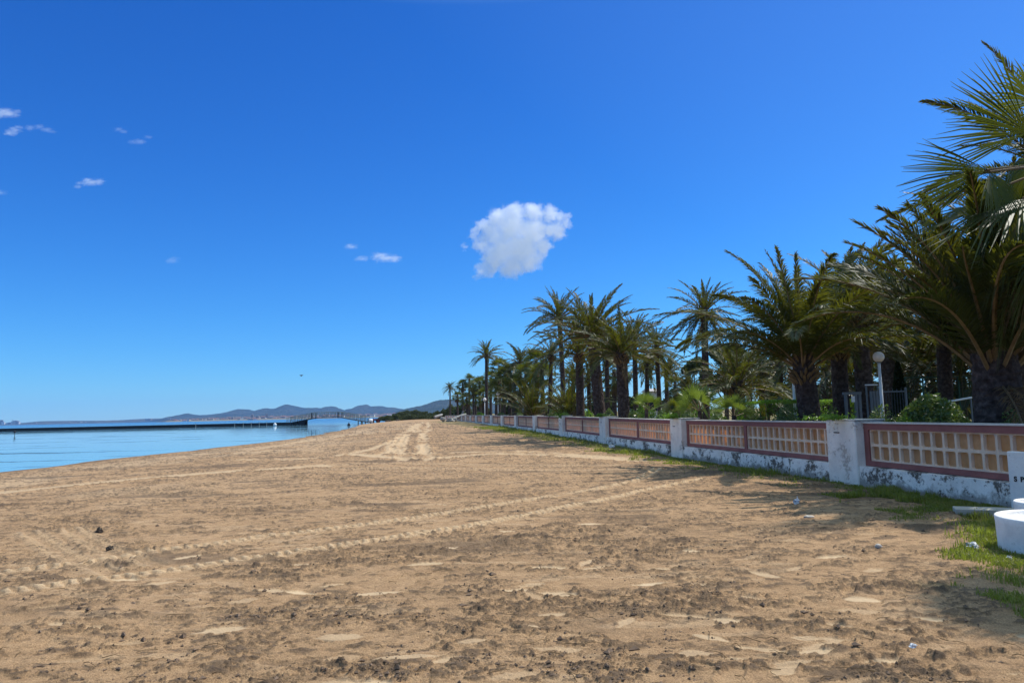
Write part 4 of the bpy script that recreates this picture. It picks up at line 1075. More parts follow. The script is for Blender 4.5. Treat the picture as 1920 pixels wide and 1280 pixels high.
# ------------------------------------------------------------------ shrubs, hedges, broadleaf trees
def leaf_cloud(L, C, n, size, r, m=0, asp=.42, up=.3):
    """n folded leaves at positions C(n,3)"""
    d = nrm(r.normal(0, 1, (n, 3))+[0, 0, up]); s = nrm(np.cross(d, r.normal(0, 1, (n, 3)))); z = np.cross(d, s)
    ln = size*(1+r.normal(0, .25, n))[:, None]
    a = C-d*ln*.5; b = C+d*ln*.5; c = C+z*ln*.12
    V = np.stack([a, c+s*ln*asp*.5, b, c-s*ln*asp*.5], 1)
    L.quads(V, np.arange(n*4).reshape(n, 4), m)
def shrub(px, py_top, py_bot, halfw_px, Y, label, name='shrub', mat=None, n=2600, size=.085, cat='shrub', group=None, flat=False, seed=0, depth=1.0, z0=None, stem=True):
    r = np.random.default_rng(700+seed)
    Y = behind(px, Y, .75+halfw_px/FPX*Y*1.15)
    c = at(px, py_bot, Y); tp = at(px, py_top, Y)[2]; zb = .1 if z0 is None else z0
    hw = halfw_px/FPX*Y; h = tp-zb
    root = empty(name, (c[0], Y, zb), label, cat, group)
    L = Leafy()
    if flat:
        P = r.uniform(-1, 1, (n, 3)); ax = r.integers(0, 3, n); P[ax == 2, 2] = 1; P[ax == 1, 1] = -1; k0 = ax == 0; P[k0, 0] = np.sign(P[k0, 0])
        P *= (1-.10*r.random((n, 1))**1.5)
        C = P*[hw, depth*.5, h/2]+[0, 0, h/2]
        C += (np.stack([fbm(C[:, 0]*2, C[:, 2]*2, 2, 3)-.5]*3, -1))*.12
    else:
        P = nrm(r.normal(0, 1, (n, 3))); P[:, 2] = np.abs(P[:, 2])*1.0
        bl = .78+.34*fbm(P[:, 0]*2.2+seed, P[:, 2]*2.2+P[:, 1]*1.7, 3, seed)
        rad = bl*(1-.30*r.random(n)**1.6)
        C = P*rad[:, None]*[hw*1.1, depth*.6, h*1.05]
    leaf_cloud(L, C, n, size, r)
    L.build('foliage', mat or M_SHRUB, root)
    if stem:
        m = MB()
        for k in range(6):
            a = r.uniform(0, 6.28); m.tube([(0, 0, -.05), (math.cos(a)*hw*.3, math.sin(a)*depth*.15, h*.4), (math.cos(a)*hw*.6, math.sin(a)*depth*.3, h*.75)], [.03, .02, .008], 5)
        m.build('stems', M_BARK, root)
    return root
shrub(1748, 747, 800, 88, 17.5, 'large round glossy shrub above the wall left of the huge palm trunk', n=8000, size=.115, depth=1.9, seed=1)
shrub(1655, 764, 800, 40, 17.8, 'small glossy shrub at the foot of the globe street lamp', n=2200, size=.085, depth=1.1, seed=2)
shrub(1692, 776, 800, 22, 17.0, 'low yellowish shrub between the small and the large glossy shrubs', n=1500, size=.08, depth=.8, seed=3, mat=M_HEDGE)
shrub(1478, 760, 800, 42, 20.5, 'rounded grey-green shrub in front of the clipped hedge', n=3600, size=.075, depth=1.2, seed=4)
shrub(1560, 766, 800, 26, 21.5, 'rounded shrub between the big full palm and the medium one', n=2200, size=.075, depth=1.1, seed=5)
shrub(1450, 752, 800, 62, 24, 'long clipped bright hedge left of the big full palm trunk', 'hedge', M_HEDGE, 6500, .07, 'hedge', None, True, 6, 1.3)
shrub(1570, 750, 800, 34, 28, 'clipped bright hedge right of the big full palm trunk', 'hedge', M_HEDGE, 4000, .08, 'hedge', None, True, 7, 1.3)
shrub(1415, 764, 800, 22, 23.5, 'dark rounded shrub at the left end of the clipped hedge', n=2400, size=.08, depth=1.0, seed=8)
shrub(1900, 768, 805, 18, 13.6, 'dark leafy shrub right of the huge palm trunk', n=1400, size=.08, depth=.8, seed=14)
shs = [(1190, 768, 15, 33, 9), (1245, 765, 22, 31, 10), (1290, 762, 18, 30, 11), (1346, 768, 18, 27, 12), (1036, 770, 13, 45, 13), (1142, 768, 14, 36, 15), (1210, 758, 26, 44, 16), (1320, 752, 34, 48, 17), (1000, 772, 14, 60, 18), (975, 771, 10, 62, 19), (1100, 768, 18, 48, 20), (940, 772, 12, 74, 21), (900, 772, 12, 95, 22), (1062, 772, 11, 46, 23), (870, 772, 10, 120, 24)]
shs.sort()
for k, (px, pt_, hw, Y, sd_) in enumerate(shs):
    shrub(px, pt_, 790, hw, Y, '%s low green shrub from the left of those peeping over the wall' % ordinal(k), n=1500, size=.10+.0012*Y, depth=1.5, seed=sd_, group='low shrubs peeping over the wall', mat=(M_SHRUB, M_HEDGE)[k % 3 == 1])

# creepers on the pillar tops
for k, (px, py, Y, hw, hh, lab) in enumerate([(1562, 784, 15.35, 38, .10, 'bright leafy creeper lying on top of the nearest full pillar'),
                                       (1258, 781, 25.0, 16, .12, 'leafy creeper on top of the second nearest pillar'),
                                       (1128, 779, 34.8, 10, .12, 'leafy creeper on top of the third nearest pillar'),
                                       (1054, 782, 44.2, 10, .35, 'green creeper spilling over the fourth nearest pillar')]):
    r = np.random.default_rng(800+k); c = at(px, py, Y); w_ = hw/FPX*Y
    n = 420; C = np.stack([r.normal(0, w_*.5, n), np.abs(r.normal(0, .22, n))+.02, np.abs(r.normal(0, hh*.5, n))], -1)
    if k == 3: C[:, 2] -= .15
    L = Leafy(); leaf_cloud(L, C, n, .06+.0006*Y, r)
    th = MB(); 
    o = L.build('creeper', M_HEDGE, None, (c[0], Y, TOPZ(Y)+.035)); o.name = 'creeper'
    tag(o, lab, 'climbing plant')

def broad_tree(px, py_top, halfw_px, Y, seed, label, mat=None, group=None, n=7000, size=.22, base_frac=.25, lobes=14, cat='tree', narrow=False):
    r = np.random.default_rng(900+seed); B = at(px, 775, Y); B[2] = .2
    H = at(px, py_top, Y)[2]-.2; hw = halfw_px/FPX*Y
    root = empty('broadleaf_tree' if not narrow else 'conifer_tree', B, label, cat, group)
    L = Leafy(); Cs = []
    if narrow:
        q = r.random(n); th = r.uniform(0, 6.28, n); rad = hw*(1-q)**.8*(.75+.35*fbm(th*2, q*7, 3, seed))*(1-.3*r.random(n)**2)
        Cs = np.stack([np.cos(th)*rad, np.sin(th)*rad, .3+q*(H-.3)], -1)
        leaf_cloud(L, Cs, n, size, r, up=1.0)
        lob = [(0, 0, H*.5)]
    else:
        lob = []
        for k in range(lobes):
            a = r.uniform(0, 6.28); rr = hw*.72*math.sqrt(r.random()); z = H*(base_frac+(1-base_frac)*r.random()**.8*.88)
            f = math.sqrt(max(.05, 1-((z/H-.55)/.55)**2)); lob.append((math.cos(a)*rr*f, math.sin(a)*rr*f*.8, z))
            m_ = n//lobes; P = nrm(r.normal(0, 1, (m_, 3))); R_ = hw*r.uniform(.28, .42)
            rd = R_*(.7+.5*fbm(P[:, 0]*2+k, P[:, 2]*2+P[:, 1], 3, k))*(1-.45*r.random(m_)**1.5)
            C = P*rd[:, None]*[1, 1, .8]+lob[-1]; C = C[C[:, 2] < H]
            leaf_cloud(L, C, len(C), size, r)
    L.build('crown', mat or M_TREE, root)
    m = MB(); m.tube([(0, 0, -.3), (.05, 0, H*.25), (0, .05, H*.45)], [H*.03, H*.024, H*.015], 9)
    if not narrow:
        for lx, ly, lz in lob[:8]: m.tube([(0, 0, H*.22), (lx*.4, ly*.4, (H*.22+lz)/2), (lx, ly, lz)], [H*.014, H*.009, H*.003], 6)
    m.build('trunk', M_BARK, root)
broad_tree(1305, 668, 38, 62, 1, 'broadleaf tree with a rounded crown behind the solitary slender palm', n=9000, size=.22)
broad_tree(1362, 640, 52, 55, 2, 'largest dark broadleaf tree, right of the solitary slender palm', n=12000, size=.22)
broad_tree(1440, 690, 48, 60, 3, 'low broadleaf tree behind the hedge left of the big full palm', n=8000, size=.24)
broad_tree(1690, 672, 24, 26, 4, 'dark pointed conifer behind the spiked fence', M_DARK, narrow=True, n=7000, size=.10)
bt = [(1530, 722, 60, 70), (1610, 718, 50, 66), (1735, 715, 50, 60), (1800, 722, 50, 64), (1868, 700, 60, 56), (1940, 690, 70, 50), (1265, 745, 40, 85), (1205, 740, 42, 90), (1130, 735, 42, 95), (1065, 742, 34, 100), (1005, 745, 32, 115), (950, 752, 26, 130), (905, 756, 24, 150), (868, 758, 20, 175), (1490, 715, 50, 75)]
bt.sort()
for k, (px, py, hw, Y) in enumerate(bt):
    broad_tree(px, py, hw, Y, 20+k, '%s dark tree from the left closing the view behind the palm trunks' % ordinal(k), group='dark trees behind the palm trunks', n=3600, size=.18+.004*Y, lobes=12, base_frac=.12)
# scrub behind the far end of the beach
sb = [(752, 772, 14, 240), (764, 768.5, 13, 262), (780, 769, 14, 255), (795, 771, 12, 250), (806, 774, 12, 240), (820, 771, 12, 232), (833, 767, 10, 215), (846, 760, 11, 200), (742, 776, 12, 236), (768, 776, 16, 228), (790, 778, 14, 225), (728, 779, 9, 232), (812, 778, 12, 215), (716, 781, 7, 236)]
sb.sort()
for k, (px, py, hw, Y) in enumerate(sb):
    shrub(px, py, 786, hw, Y, '%s bush from the left in the dark scrub at the far end of the beach' % ordinal(k), 'bush', M_SCRUB, 1500, .55, 'bush', 'scrub at the far end of the beach', False, 40+k, 5, z0=.5)
shrub(862, 783, 796, 12, 138, 'bright green bush growing beside the fallen grey palm trunk', 'bush', M_HEDGE, 1500, .22, 'bush', None, False, 71, 2.0, z0=.45)

# fallen palm trunks and rubble near the far wall
def log(pts, Y, rad, lab, name='fallen_trunk'):
    P = [at(a, b, yy) for a, b, yy in zip([p[0] for p in pts], [p[1] for p in pts], Y)]
    o0 = P[0].copy(); m = MB(); P = np.array(P)-o0
    m.tube(P, rad, 10); o = m.build(name, M_GREYWOOD, loc=o0); tag(o, lab, 'log')
log([(846, 787.5), (858, 782.5), (866, 779), (874, 776.5)], [136, 136.5, 137, 137.5], [.35, .32, .28, .2], 'grey fallen palm trunk leaning up against the far wall')
log([(815, 782), (824, 779), (829, 777)], [190, 191, 192], [.4, .35, .25], 'grey log leaning at the far end of the wall')
log([(866, 778), (869, 771), (873, 768.5), (876, 771), (876, 777)], [141, 141, 141, 141, 141], [.22, .2, .16, .14, .12], 'bent grey dead palm stem arching behind the far wall')
m = MB()
for k in range(9):
    m.box((random.uniform(-1.2, 1.2), random.uniform(-.4, .4), random.uniform(.1, .6)), (random.uniform(.5, 1.1), random.uniform(.4, .8), random.uniform(.3, .7)), rz=random.uniform(0, 3), bev=.12, rx=random.uniform(-.6, .6))
q = gnd(841, 791, .5); o = m.build('root_ball', M_GREYWOOD, loc=(q[0], q[1], .45)); tag(o, 'lumpy grey root ball lying on the sand at the foot of the fallen trunk', 'root ball')
for px, py, wd, lab in ((728, 785.8, 1.8, 'dark flat boulder at the far end of the beach, left of two'), (746, 785.5, 1.2, 'dark flat boulder at the far end of the beach, right of two')):
    q = at(px, py, 212); m = MB(); m.box((0, 0, .2), (wd, .9, .5), bev=.2, rz=.2); o = m.build('boulder', M_BARK, loc=(q[0], q[1], gz(q[0], q[1])-.05)); tag(o, lab, 'boulder', 'dark boulders at the far end of the beach')

# ------------------------------------------------------------------ street lamps
def lamp(px, py, Y, gr, lab):
    G = at(px, py, Y); root = empty('street_lamp', (G[0], Y, .1), lab, 'street lamp')
    h = G[2]-.1
    m = MB(); m.tube([(0, 0, -.3), (0, 0, h*.45), (0, 0, h-gr*.8)], [.05, .045, .035], 12); m.build('pole', M_WHITE, root, True)
    m = MB(); m.lathe([(.035, h-gr*1.12), (gr*.42, h-gr*1.05), (gr*.45, h-gr*.85)], seg=20); m.build('collar', M_GREYMETAL, root)
    m = MB(); m.lathe([(gr*math.sin(a), h-gr*math.cos(a)) for a in np.linspace(.001, math.pi-.001, 20)], seg=28); m.build('globe', M_GLOBE, root, True)
lamp(1647.3, 669, 19.5, .142, 'white globe street lamp with slim pole above the small shrub at right')
lamp(1485, 672, 24, .165, 'white lamp pole standing close to the left side of the big full palm trunk')
lamp(908.7, 749, 92, .22, 'distant pale globe lamp above the far wall, left of two')
lamp(933.5, 738, 86, .20, 'distant pale lamp pole above the far wall, right of two')

# ------------------------------------------------------------------ gate, fences, house roof behind
def P3(px, py, Y): return at(px, py, Y)
g0 = P3(1585, 735, 21.5)
root = empty('gate', (g0[0], 21.5, .1), 'grey steel frame gate with a white notice between two palm trunks', 'gate')
def vbar(m, px, py, Y, wdt=.06): q = P3(px, py, Y)-np.array([g0[0], 21.5, .1]); m.box((q[0], q[1], q[2]/2), (wdt, wdt, q[2]))
m = MB()
for px in (1585, 1603.5, 1611): vbar(m, px, 735, 21.5, .07)
a, c = P3(1583, 735.5, 21.5), P3(1611, 735.5, 21.5); z = a[2]-.1; m.box(((a[0]+c[0])/2-g0[0], 0, z-.03), (c[0]-a[0]+.1, .075, .075))
m.build('gate_frame', M_GREYMETAL, root)
m = MB(); q = P3(1599.5, 748, 21.45)-np.array([g0[0], 21.5, .1]); m.box(q, (.10, .012, .17)); m.build('notice', M_PAPER, root)
m = MB()
for px in (1633, 1638, 1643): vbar(m, px, 733, 22.5, .06)
m.build('gate_post', M_GREYMETAL, root)
a, c = P3(1622, 721.5, 23), P3(1645, 721, 23)
m = MB(); m.box(((a[0]+c[0])/2-g0[0], 1.5, a[2]-.1), (c[0]-a[0], .04, .04)); m.build('top_bar', M_WHITE, root)
m = MB(); m.box((c[0]-g0[0], 1.5, (a[2]-.14)/2), (.04, .04, a[2]-.14)); m.box((a[0]-g0[0]+.03, 1.5, (a[2]-.14)/2), (.04, .04, a[2]-.14)); m.build('bar_post', M_GREYMETAL, root)
def spike_fence():
    Y = 24; a, c = P3(1622, 735, Y), P3(1698, 735, Y); root = empty('spiked_fence', (a[0], Y, .1), 'low dark steel fence topped with small spikes right of the gate', 'fence')
    W = c[0]-a[0]; h = a[2]-.1
    for z_ in (h, h*.45, .25):
        m = MB(); m.box((W/2, 0, z_), (W, .035, .04)); m.build('rail', M_GREYMETAL, root)
    m = MB()
    for k in range(int(W/.09)): m.box((k*.09+.04, .005, h/2), (.02, .02, h-.06))
    m.build('bars', M_DARKMETAL, root)
    m = MB()
    for k in range(int(W/.14)): m.tube([(k*.14+.05, 0, h), (k*.14+.05, 0, h+.11)], [.014, .002], 5)
    m.build('spikes', M_GREYMETAL, root)
    m = MB()
    for x in (0, W): m.box((x, 0, h/2+.03), (.06, .06, h+.2))
    m.build('post', M_GREYMETAL, root)
spike_fence()
def mesh_fence():
    Y = 27; a, c = P3(1696, 708, Y), P3(1830, 708, Y); root = empty('mesh_fence', (a[0], Y, .1), 'tall green wire mesh fence behind the large round shrub', 'fence')
    W = c[0]-a[0]; h = a[2]-.1; mg = simple('green_coated_wire', (.03, .10, .07), .6, .1, 5, 0)
    m = MB()
    for k in range(5): m.tube([(k*W/4, 0, -.1), (k*W/4, 0, h)], .03, 8)
    m.build('post', mg, root)
    m = MB(); m.tube([(0, 0, h), (W, 0, h)], .02, 6)
    for k in range(int(W/.07)): m.box((k*.07, 0, h/2), (.004, .004, h))
    for k in range(int(h/.07)): m.box((W/2, 0, k*.07), (W, .004, .004))
    m.build('wire_mesh', mg, root)
mesh_fence()
a, c = P3(1783, 752, 23), P3(1822, 745, 23)
o = empty('handrail', (a[0], 23, .1), 'white sloping handrail seen behind the large shrub beside the huge trunk', 'handrail')
m = MB(); m.tube([(0, 0, a[2]-.1), (c[0]-a[0], 0, c[2]-.1)], .03, 8); m.build('rail', M_WHITE, o)
m = MB()
for f in (0.05, .95): m.tube([((c[0]-a[0])*f, 0, 0), ((c[0]-a[0])*f, 0, a[2]-.1+(c[2]-a[2])*f)], .025, 8)
m.build('post', M_GREYMETAL, o)
q = P3(1228, 746, 78); root = empty('house', (q[0], 78, .2), 'pale gabled roof of a small house glimpsed through the trunks', 'house')
hw = 13/FPX*78; zt = P3(1228, 727, 78)[2]-.2; ze = P3(1228, 733, 78)[2]-.2
m = MB(); m.box((0, 2, ze/2), (hw*2-.3, 4, ze)); m.build('wall', M_TB[2], root)
m = MB(); m.add([(-hw, -.3, ze), (hw, -.3, ze), (hw, 4.3, ze), (-hw, 4.3, ze), (-hw*.9, 2, zt), (hw*.9, 2, zt)], [(0, 1, 5, 4), (2, 3, 4, 5), (1, 2, 5), (3, 0, 4)]); m.build('roof', simple('grey_roof', (.42, .38, .36), .8, .1, 1, 0), root)
m = MB(); m.box((-hw*.3, -.06, ze*.55), (.8, .06, 1.0)); m.build('window', M_WIN, root)

# ------------------------------------------------------------------ white concrete pieces at the right edge
def conc(name, c, dirt=.5):
    m = NM(name); n = m.noise(3.5, 6, .7)
    col = m.ramp(n, [(.3, tuple(v*.82 for v in c)), (.55, c), (.8, tuple(min(.85, v*1.06) for v in c))])
    s = m.ramp(m.noise(7, 5, .75), [(.60, 0.0), (.72, dirt)]); col = m.mix(col, (.25, .22, .19), s)
    return m.done(m.pbr(col, .7, m.bump(m.noise(35, 5, .65), .006), .3))
M_CONC = conc('white_painted_concrete', (.80, .75, .68), .6)
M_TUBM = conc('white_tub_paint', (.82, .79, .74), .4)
q = at(1888, 955, 10.75); q[2] = 0
sr = .95; root = empty('painted_slab', (q[0]+.80, q[1]+.25, 0), 'upright white concrete slab with black stencilled letters in front of the wall at the right edge', 'slab')
# gently curved slab: arc of a large ring, convex to the camera
def arc_slab(a0, a1, ro, ri, h, n=26):
    V = []; F = []
    for k in range(n+1):
        a = a0+(a1-a0)*k/n
        for rr_, z in ((ro, -.1), (ro, h-.012), (ro-.012, h), (ri, h), (ri, -.1)): V.append((rr_*math.cos(a), rr_*math.sin(a), z))
    for k in range(n):
        for j in range(4): F.append((k*5+j, k*5+5+j, k*5+6+j, k*5+1+j))
    F += [(0, 1, 2, 3, 4), tuple(n*5+j for j in (4, 3, 2, 1, 0))]
    return V, F
SH = at(1888, 847, q[1])[2]
m = MB(); V, F = arc_slab(R(187), R(330), .62, .54, SH); m.add(V, F); m.build('slab', M_CONC, root)
def letter(txt, ang, z, size, parent, rad=.623):
    cu = bpy.data.curves.new('letter', 'FONT'); cu.body = txt; cu.size = size; cu.extrude = .002; cu.align_x = 'CENTER'; cu.offset = .004
    ob = bpy.data.objects.new('letter', cu); COL.objects.link(ob); bpy.context.view_layer.update()
    dg = bpy.context.evaluated_depsgraph_get(); me = bpy.data.meshes.new_from_object(ob.evaluated_get(dg)); bpy.data.objects.remove(ob)
    me.name = 'letter'; me.materials.clear(); me.materials.append(M_TYRE)
    n = len(me.vertices); co = np.zeros(n*3, np.float32); me.vertices.foreach_get('co', co); co = co.reshape(-1, 3)
    a = R(ang)+co[:, 0]/rad; rr_ = rad+co[:, 2]
    out_ = np.stack([rr_*np.cos(a), rr_*np.sin(a), z+co[:, 1]], -1); me.vertices.foreach_set('co', out_.ravel().astype(np.float32)); me.update()
    o = link('letter', me, parent)
for tx, ang in (('S', 197), ('P', 206), ('M', 218), ('T', 231)): letter(tx, ang, .48, .10, root)
# kerb slab lying on the grass
a, c = gnd(1812, 966, .05), gnd(1898, 970, .05)
cx, cyy = (a[0]+c[0])/2, (a[1]+c[1])/2
m = MB(); m.box((0, 0, 0), (1.0, .34, .13), bev=.008, rz=R(-24)); o = m.build('kerb_block', conc('old_concrete', (.44, .40, .33), .85), loc=(a[0]+.42, a[1]+.02, .07)); tag(o, 'weathered concrete kerb block lying in the grass before the white slab', 'kerb block')
def tub(px, py, z, rad, lab, hgt, filled=True):
    e = at(px, py, 1.0); k = (z-EYE)/(e[2]-EYE); Pl = np.array([0, 0, EYE])+(e-np.array([0, 0, EYE]))*k
    cx, cyy = Pl[0]+rad*1.27, Pl[1]+rad*.25
    root = empty('concrete_tub', (cx, cyy, 0), lab, 'planter tub')
    z = hgt
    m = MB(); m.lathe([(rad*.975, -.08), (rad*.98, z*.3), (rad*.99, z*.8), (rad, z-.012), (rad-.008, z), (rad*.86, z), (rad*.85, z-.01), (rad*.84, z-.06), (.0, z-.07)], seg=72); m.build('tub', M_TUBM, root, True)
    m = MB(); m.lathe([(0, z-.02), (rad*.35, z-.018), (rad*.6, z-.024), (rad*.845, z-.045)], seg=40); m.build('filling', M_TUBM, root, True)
tub(1872, 975, .38, .62, 'large white round concrete tub standing in the grass at the lower right edge', .38)
tub(1905, 946, .40, .36, 'smaller white round concrete tub behind the large one at the right edge', .42)

# ------------------------------------------------------------------ litter, stones
def stone(px, py, size, mat, lab, name='stone', cat='stone', group=None, fl=.6, sd=0):
    q = gnd(px, py, 0); zt = float(beach_top(np.array([q[0]]), np.array([q[1]]))[0][0])
    r = np.random.default_rng(sd); n = 0; V = []; F = []
    seg = 10
    for i, ph in enumerate(np.linspace(.12, math.pi-.12, 7)):
        for j in range(seg):
            t = 2*math.pi*j/seg; k = size*(1+r.normal(0, .12 if name == 'stone' else .28)); V.append((k*math.sin(ph)*math.cos(t), k*math.sin(ph)*math.sin(t)*.7, k*fl*math.cos(ph)))
    for i in range(6):
        for j in range(seg): F.append((i*seg+j, i*seg+(j+1) % seg, (i+1)*seg+(j+1) % seg, (i+1)*seg+j))
    F += [tuple(range(seg))[::-1], tuple(6*seg+j for j in range(seg))]
    m = MB(); m.add(V, F); o = m.build(name, mat, loc=(q[0], q[1], zt+size*fl*.45), smooth=(name == 'stone')); tag(o, lab, cat, group); return o
M_STONE = simple('pale_stone', (.50, .44, .37), .85, .25, 30, .01)
M_LIT = simple('crumpled_white_plastic', (.78, .77, .75), .5, .08, 30, .01)
stone(1647, 1031, .042, M_STONE, 'small round pebble with a dark underside on the open sand at right', sd=1, fl=.75)
stone(1517, 973, .075, M_STONE, 'pale flat stone on the sand below the nearest pillar', sd=2, fl=.3)
stone(1494, 945, .055, M_LIT, 'crumpled white plastic scrap on the sand in front of the nearest pillar', 'litter', 'litter', sd=3, fl=1.0)
stone(1825, 1033, .07, M_LIT, 'white plastic scrap at the edge of the grass left of the large tub', 'litter', 'litter', sd=4, fl=.45)
stone(1893, 1051, .035, M_LIT, 'white crumpled paper in the shaded grass under the large tub', 'litter', 'litter', sd=5, fl=.8)
stone(1147, 843, .16, M_LIT, 'white plastic litter at the grass edge by the third nearest pillar', 'litter', 'litter', sd=6, fl=.5)
stone(1236, 850, .10, M_LIT, 'white plastic scrap in the shade at the foot of the wall', 'litter', 'litter', sd=7, fl=.6)
stone(1712, 1212, .026, simple('clear_plastic', (.55, .58, .6), .2, .1, 20, .005), 'crumpled clear plastic scrap on the sand near the lower right', 'litter', 'litter', sd=8, fl=.6)
stone(206, 1030, .05, M_BARK, 'dark clod lying on the sand near the left wheel marks', 'clod', 'clod', sd=9)
stone(187, 998, .06, M_BARK, 'dark round clod on the open sand at left', 'clod', 'clod', sd=10, fl=.9)

# dry seaweed crumbs and clods strewn over the sand, too many to count
def debris():
    r = np.random.default_rng(31); N = 200000
    u = r.uniform(1/26., 1/3.6, N); rr = 1/u; th = r.uniform(-R(41), R(41), N)
    x = rr*np.sin(th); y = rr*np.cos(th)
    z, dk, gr = beach_top(x, y)
    cl = fbm(x/.45, y/.22, 3, 14)
    keep = (r.random(N) < np.clip(dk*.45+.015, 0, .45)*sstep(.47, .62, cl)) & (gr < .3) & (shore_s(x, y) > 2)
    x, y, z = x[keep], y[keep], z[keep]; n = len(x)
    s = r.gamma(1.6, .0028, n)+.0018
    base = nrm(np.array([[1, 0, .0], [-.5, .86, 0], [-.5, -.86, 0], [0, 0, 1.0], [0, 0, -.6]]))
    Vv = base[None]*s[:, None, None]*(1+r.normal(0, .3, (n, 5, 1)))*np.array([1.5, 1.2, .8])
    a = r.uniform(0, 6.28, n); c, sn = np.cos(a)[:, None], np.sin(a)[:, None]
    X = Vv[..., 0]*c-Vv[..., 1]*sn; Y = Vv[..., 0]*sn+Vv[..., 1]*c
    V = np.stack([X+x[:, None], Y+y[:, None], Vv[..., 2]+z[:, None]+s[:, None]*.3], -1)
    i = (np.arange(n)*5)[:, None]
    F = np.concatenate([i+np.array([[p, q, t]]) for p, q, t in ((0, 1, 3), (1, 2, 3), (2, 0, 3), (1, 0, 4), (2, 1, 4), (0, 2, 4))])
    o = link('beach_debris', make_mesh('beach_debris', V.reshape(-1, 3), F, simple('dry_seaweed_crumb', (.15, .10, .065), .95, .5, 12, 0)))
    tag(o, 'dark crumbs of dry seaweed and earth strewn over the sand', 'debris', kind='stuff')
debris()
def twigs():
    r = np.random.default_rng(41); L = Leafy()
    for k in range(240):
        u = r.uniform(1/13., 1/3.9); rr = 1/u; th = r.uniform(-R(38), R(38)); x, y = rr*math.sin(th), rr*math.cos(th)
        z, dk, gr = beach_top(np.array([x]), np.array([y]))
        a = r.uniform(0, 6.28); ln = r.uniform(.05, .22); b_ = r.normal(0, .25)
        P = np.array([[x+math.cos(a+b_*t)*ln*t, y+math.sin(a+b_*t)*ln*t, z[0]+.008+.02*math.sin(t*3)*r.random()] for t in np.linspace(0, 1, 5)])
        tube_np(L, P, np.linspace(.003, .0012, 5), 4, 0)
    o = L.build('dry_stalks', M_DEAD); tag(o, 'thin dry stalks and twigs scattered on the sand', 'twigs', kind='stuff')
twigs()

# ------------------------------------------------------------------ grass along the wall
def grass():
    r = np.random.default_rng(51)
    y = np.concatenate([r.uniform(5.4, 14, 240000), r.uniform(14, 30, 130000), r.uniform(30, 75, 90000)]); N = len(y)
    wp = np.abs(r.uniform(-.05, 1, N))*np.interp(y, [5, 8, 14, 75], [4.6, 4.0, 3.0, 6.0])
    s_ = (y-W0[1]); x = W0[0]+WD[0]/WD[1]*s_ - wp*1.0
    px_ok = (np.arctan2(x, y) < R(43))
    gw = grass_w(y); gn = fbm(x/.7, y/.7, 3, 77); g = sstep(.45, -.35, wp-gw+(gn-.5)*2.6)
    tuft = fbm(x/.23, y/.23, 3, 78); dens = g*np.maximum(sstep(.33, .55, tuft), np.interp(y, [9, 11], [.75, 0]))*np.interp(y, [5, 12, 16, 75], [1.0, .8, .30, .30])
    keep = (r.random(N) < dens) & px_ok
    x, y, wp, tuft = x[keep], y[keep], wp[keep], tuft[keep]; n = len(x)
    z = beach_top(x, y)[0]
    lush = sstep(.5, .7, fbm(x/1.1, y/1.1, 2, 79))
    h = (.035+.10*r.random(n)**1.5*(.35+1.0*lush))*np.interp(y, [5, 14, 60], [1, 1.0, 1.5])
    a = r.uniform(0, 6.28, n); ln = r.normal(0, .45, n); wd = .0035+.00025*y
    dx, dy = np.cos(a), np.sin(a)
    b = np.stack([x, y, z-.01], -1); sd = np.stack([-dy, dx, 0*dx], -1)*wd[:, None]
    lean = np.stack([dx, dy, 0*dx], -1)*(ln*h)[:, None]
    mid = b+lean*.35+np.stack([0*x, 0*x, h*.6], -1); tip = b+lean+np.stack([0*x, 0*x, h*(1-.15*np.abs(ln))], -1)
    V = np.stack([b-sd, b+sd, mid+sd*.8, mid-sd*.8, tip+sd*.1, tip-sd*.1], 1)
    i = (np.arange(n)*6)[:, None]; Q = np.concatenate([i+np.array([[0, 1, 2, 3]]), i+np.array([[3, 2, 4, 5]])])
    o = link('grass', make_mesh('grass', V.reshape(-1, 3), Q, M_GRASS)); tag(o, 'short patchy green grass along the foot of the wall', 'grass', kind='stuff')
grass()

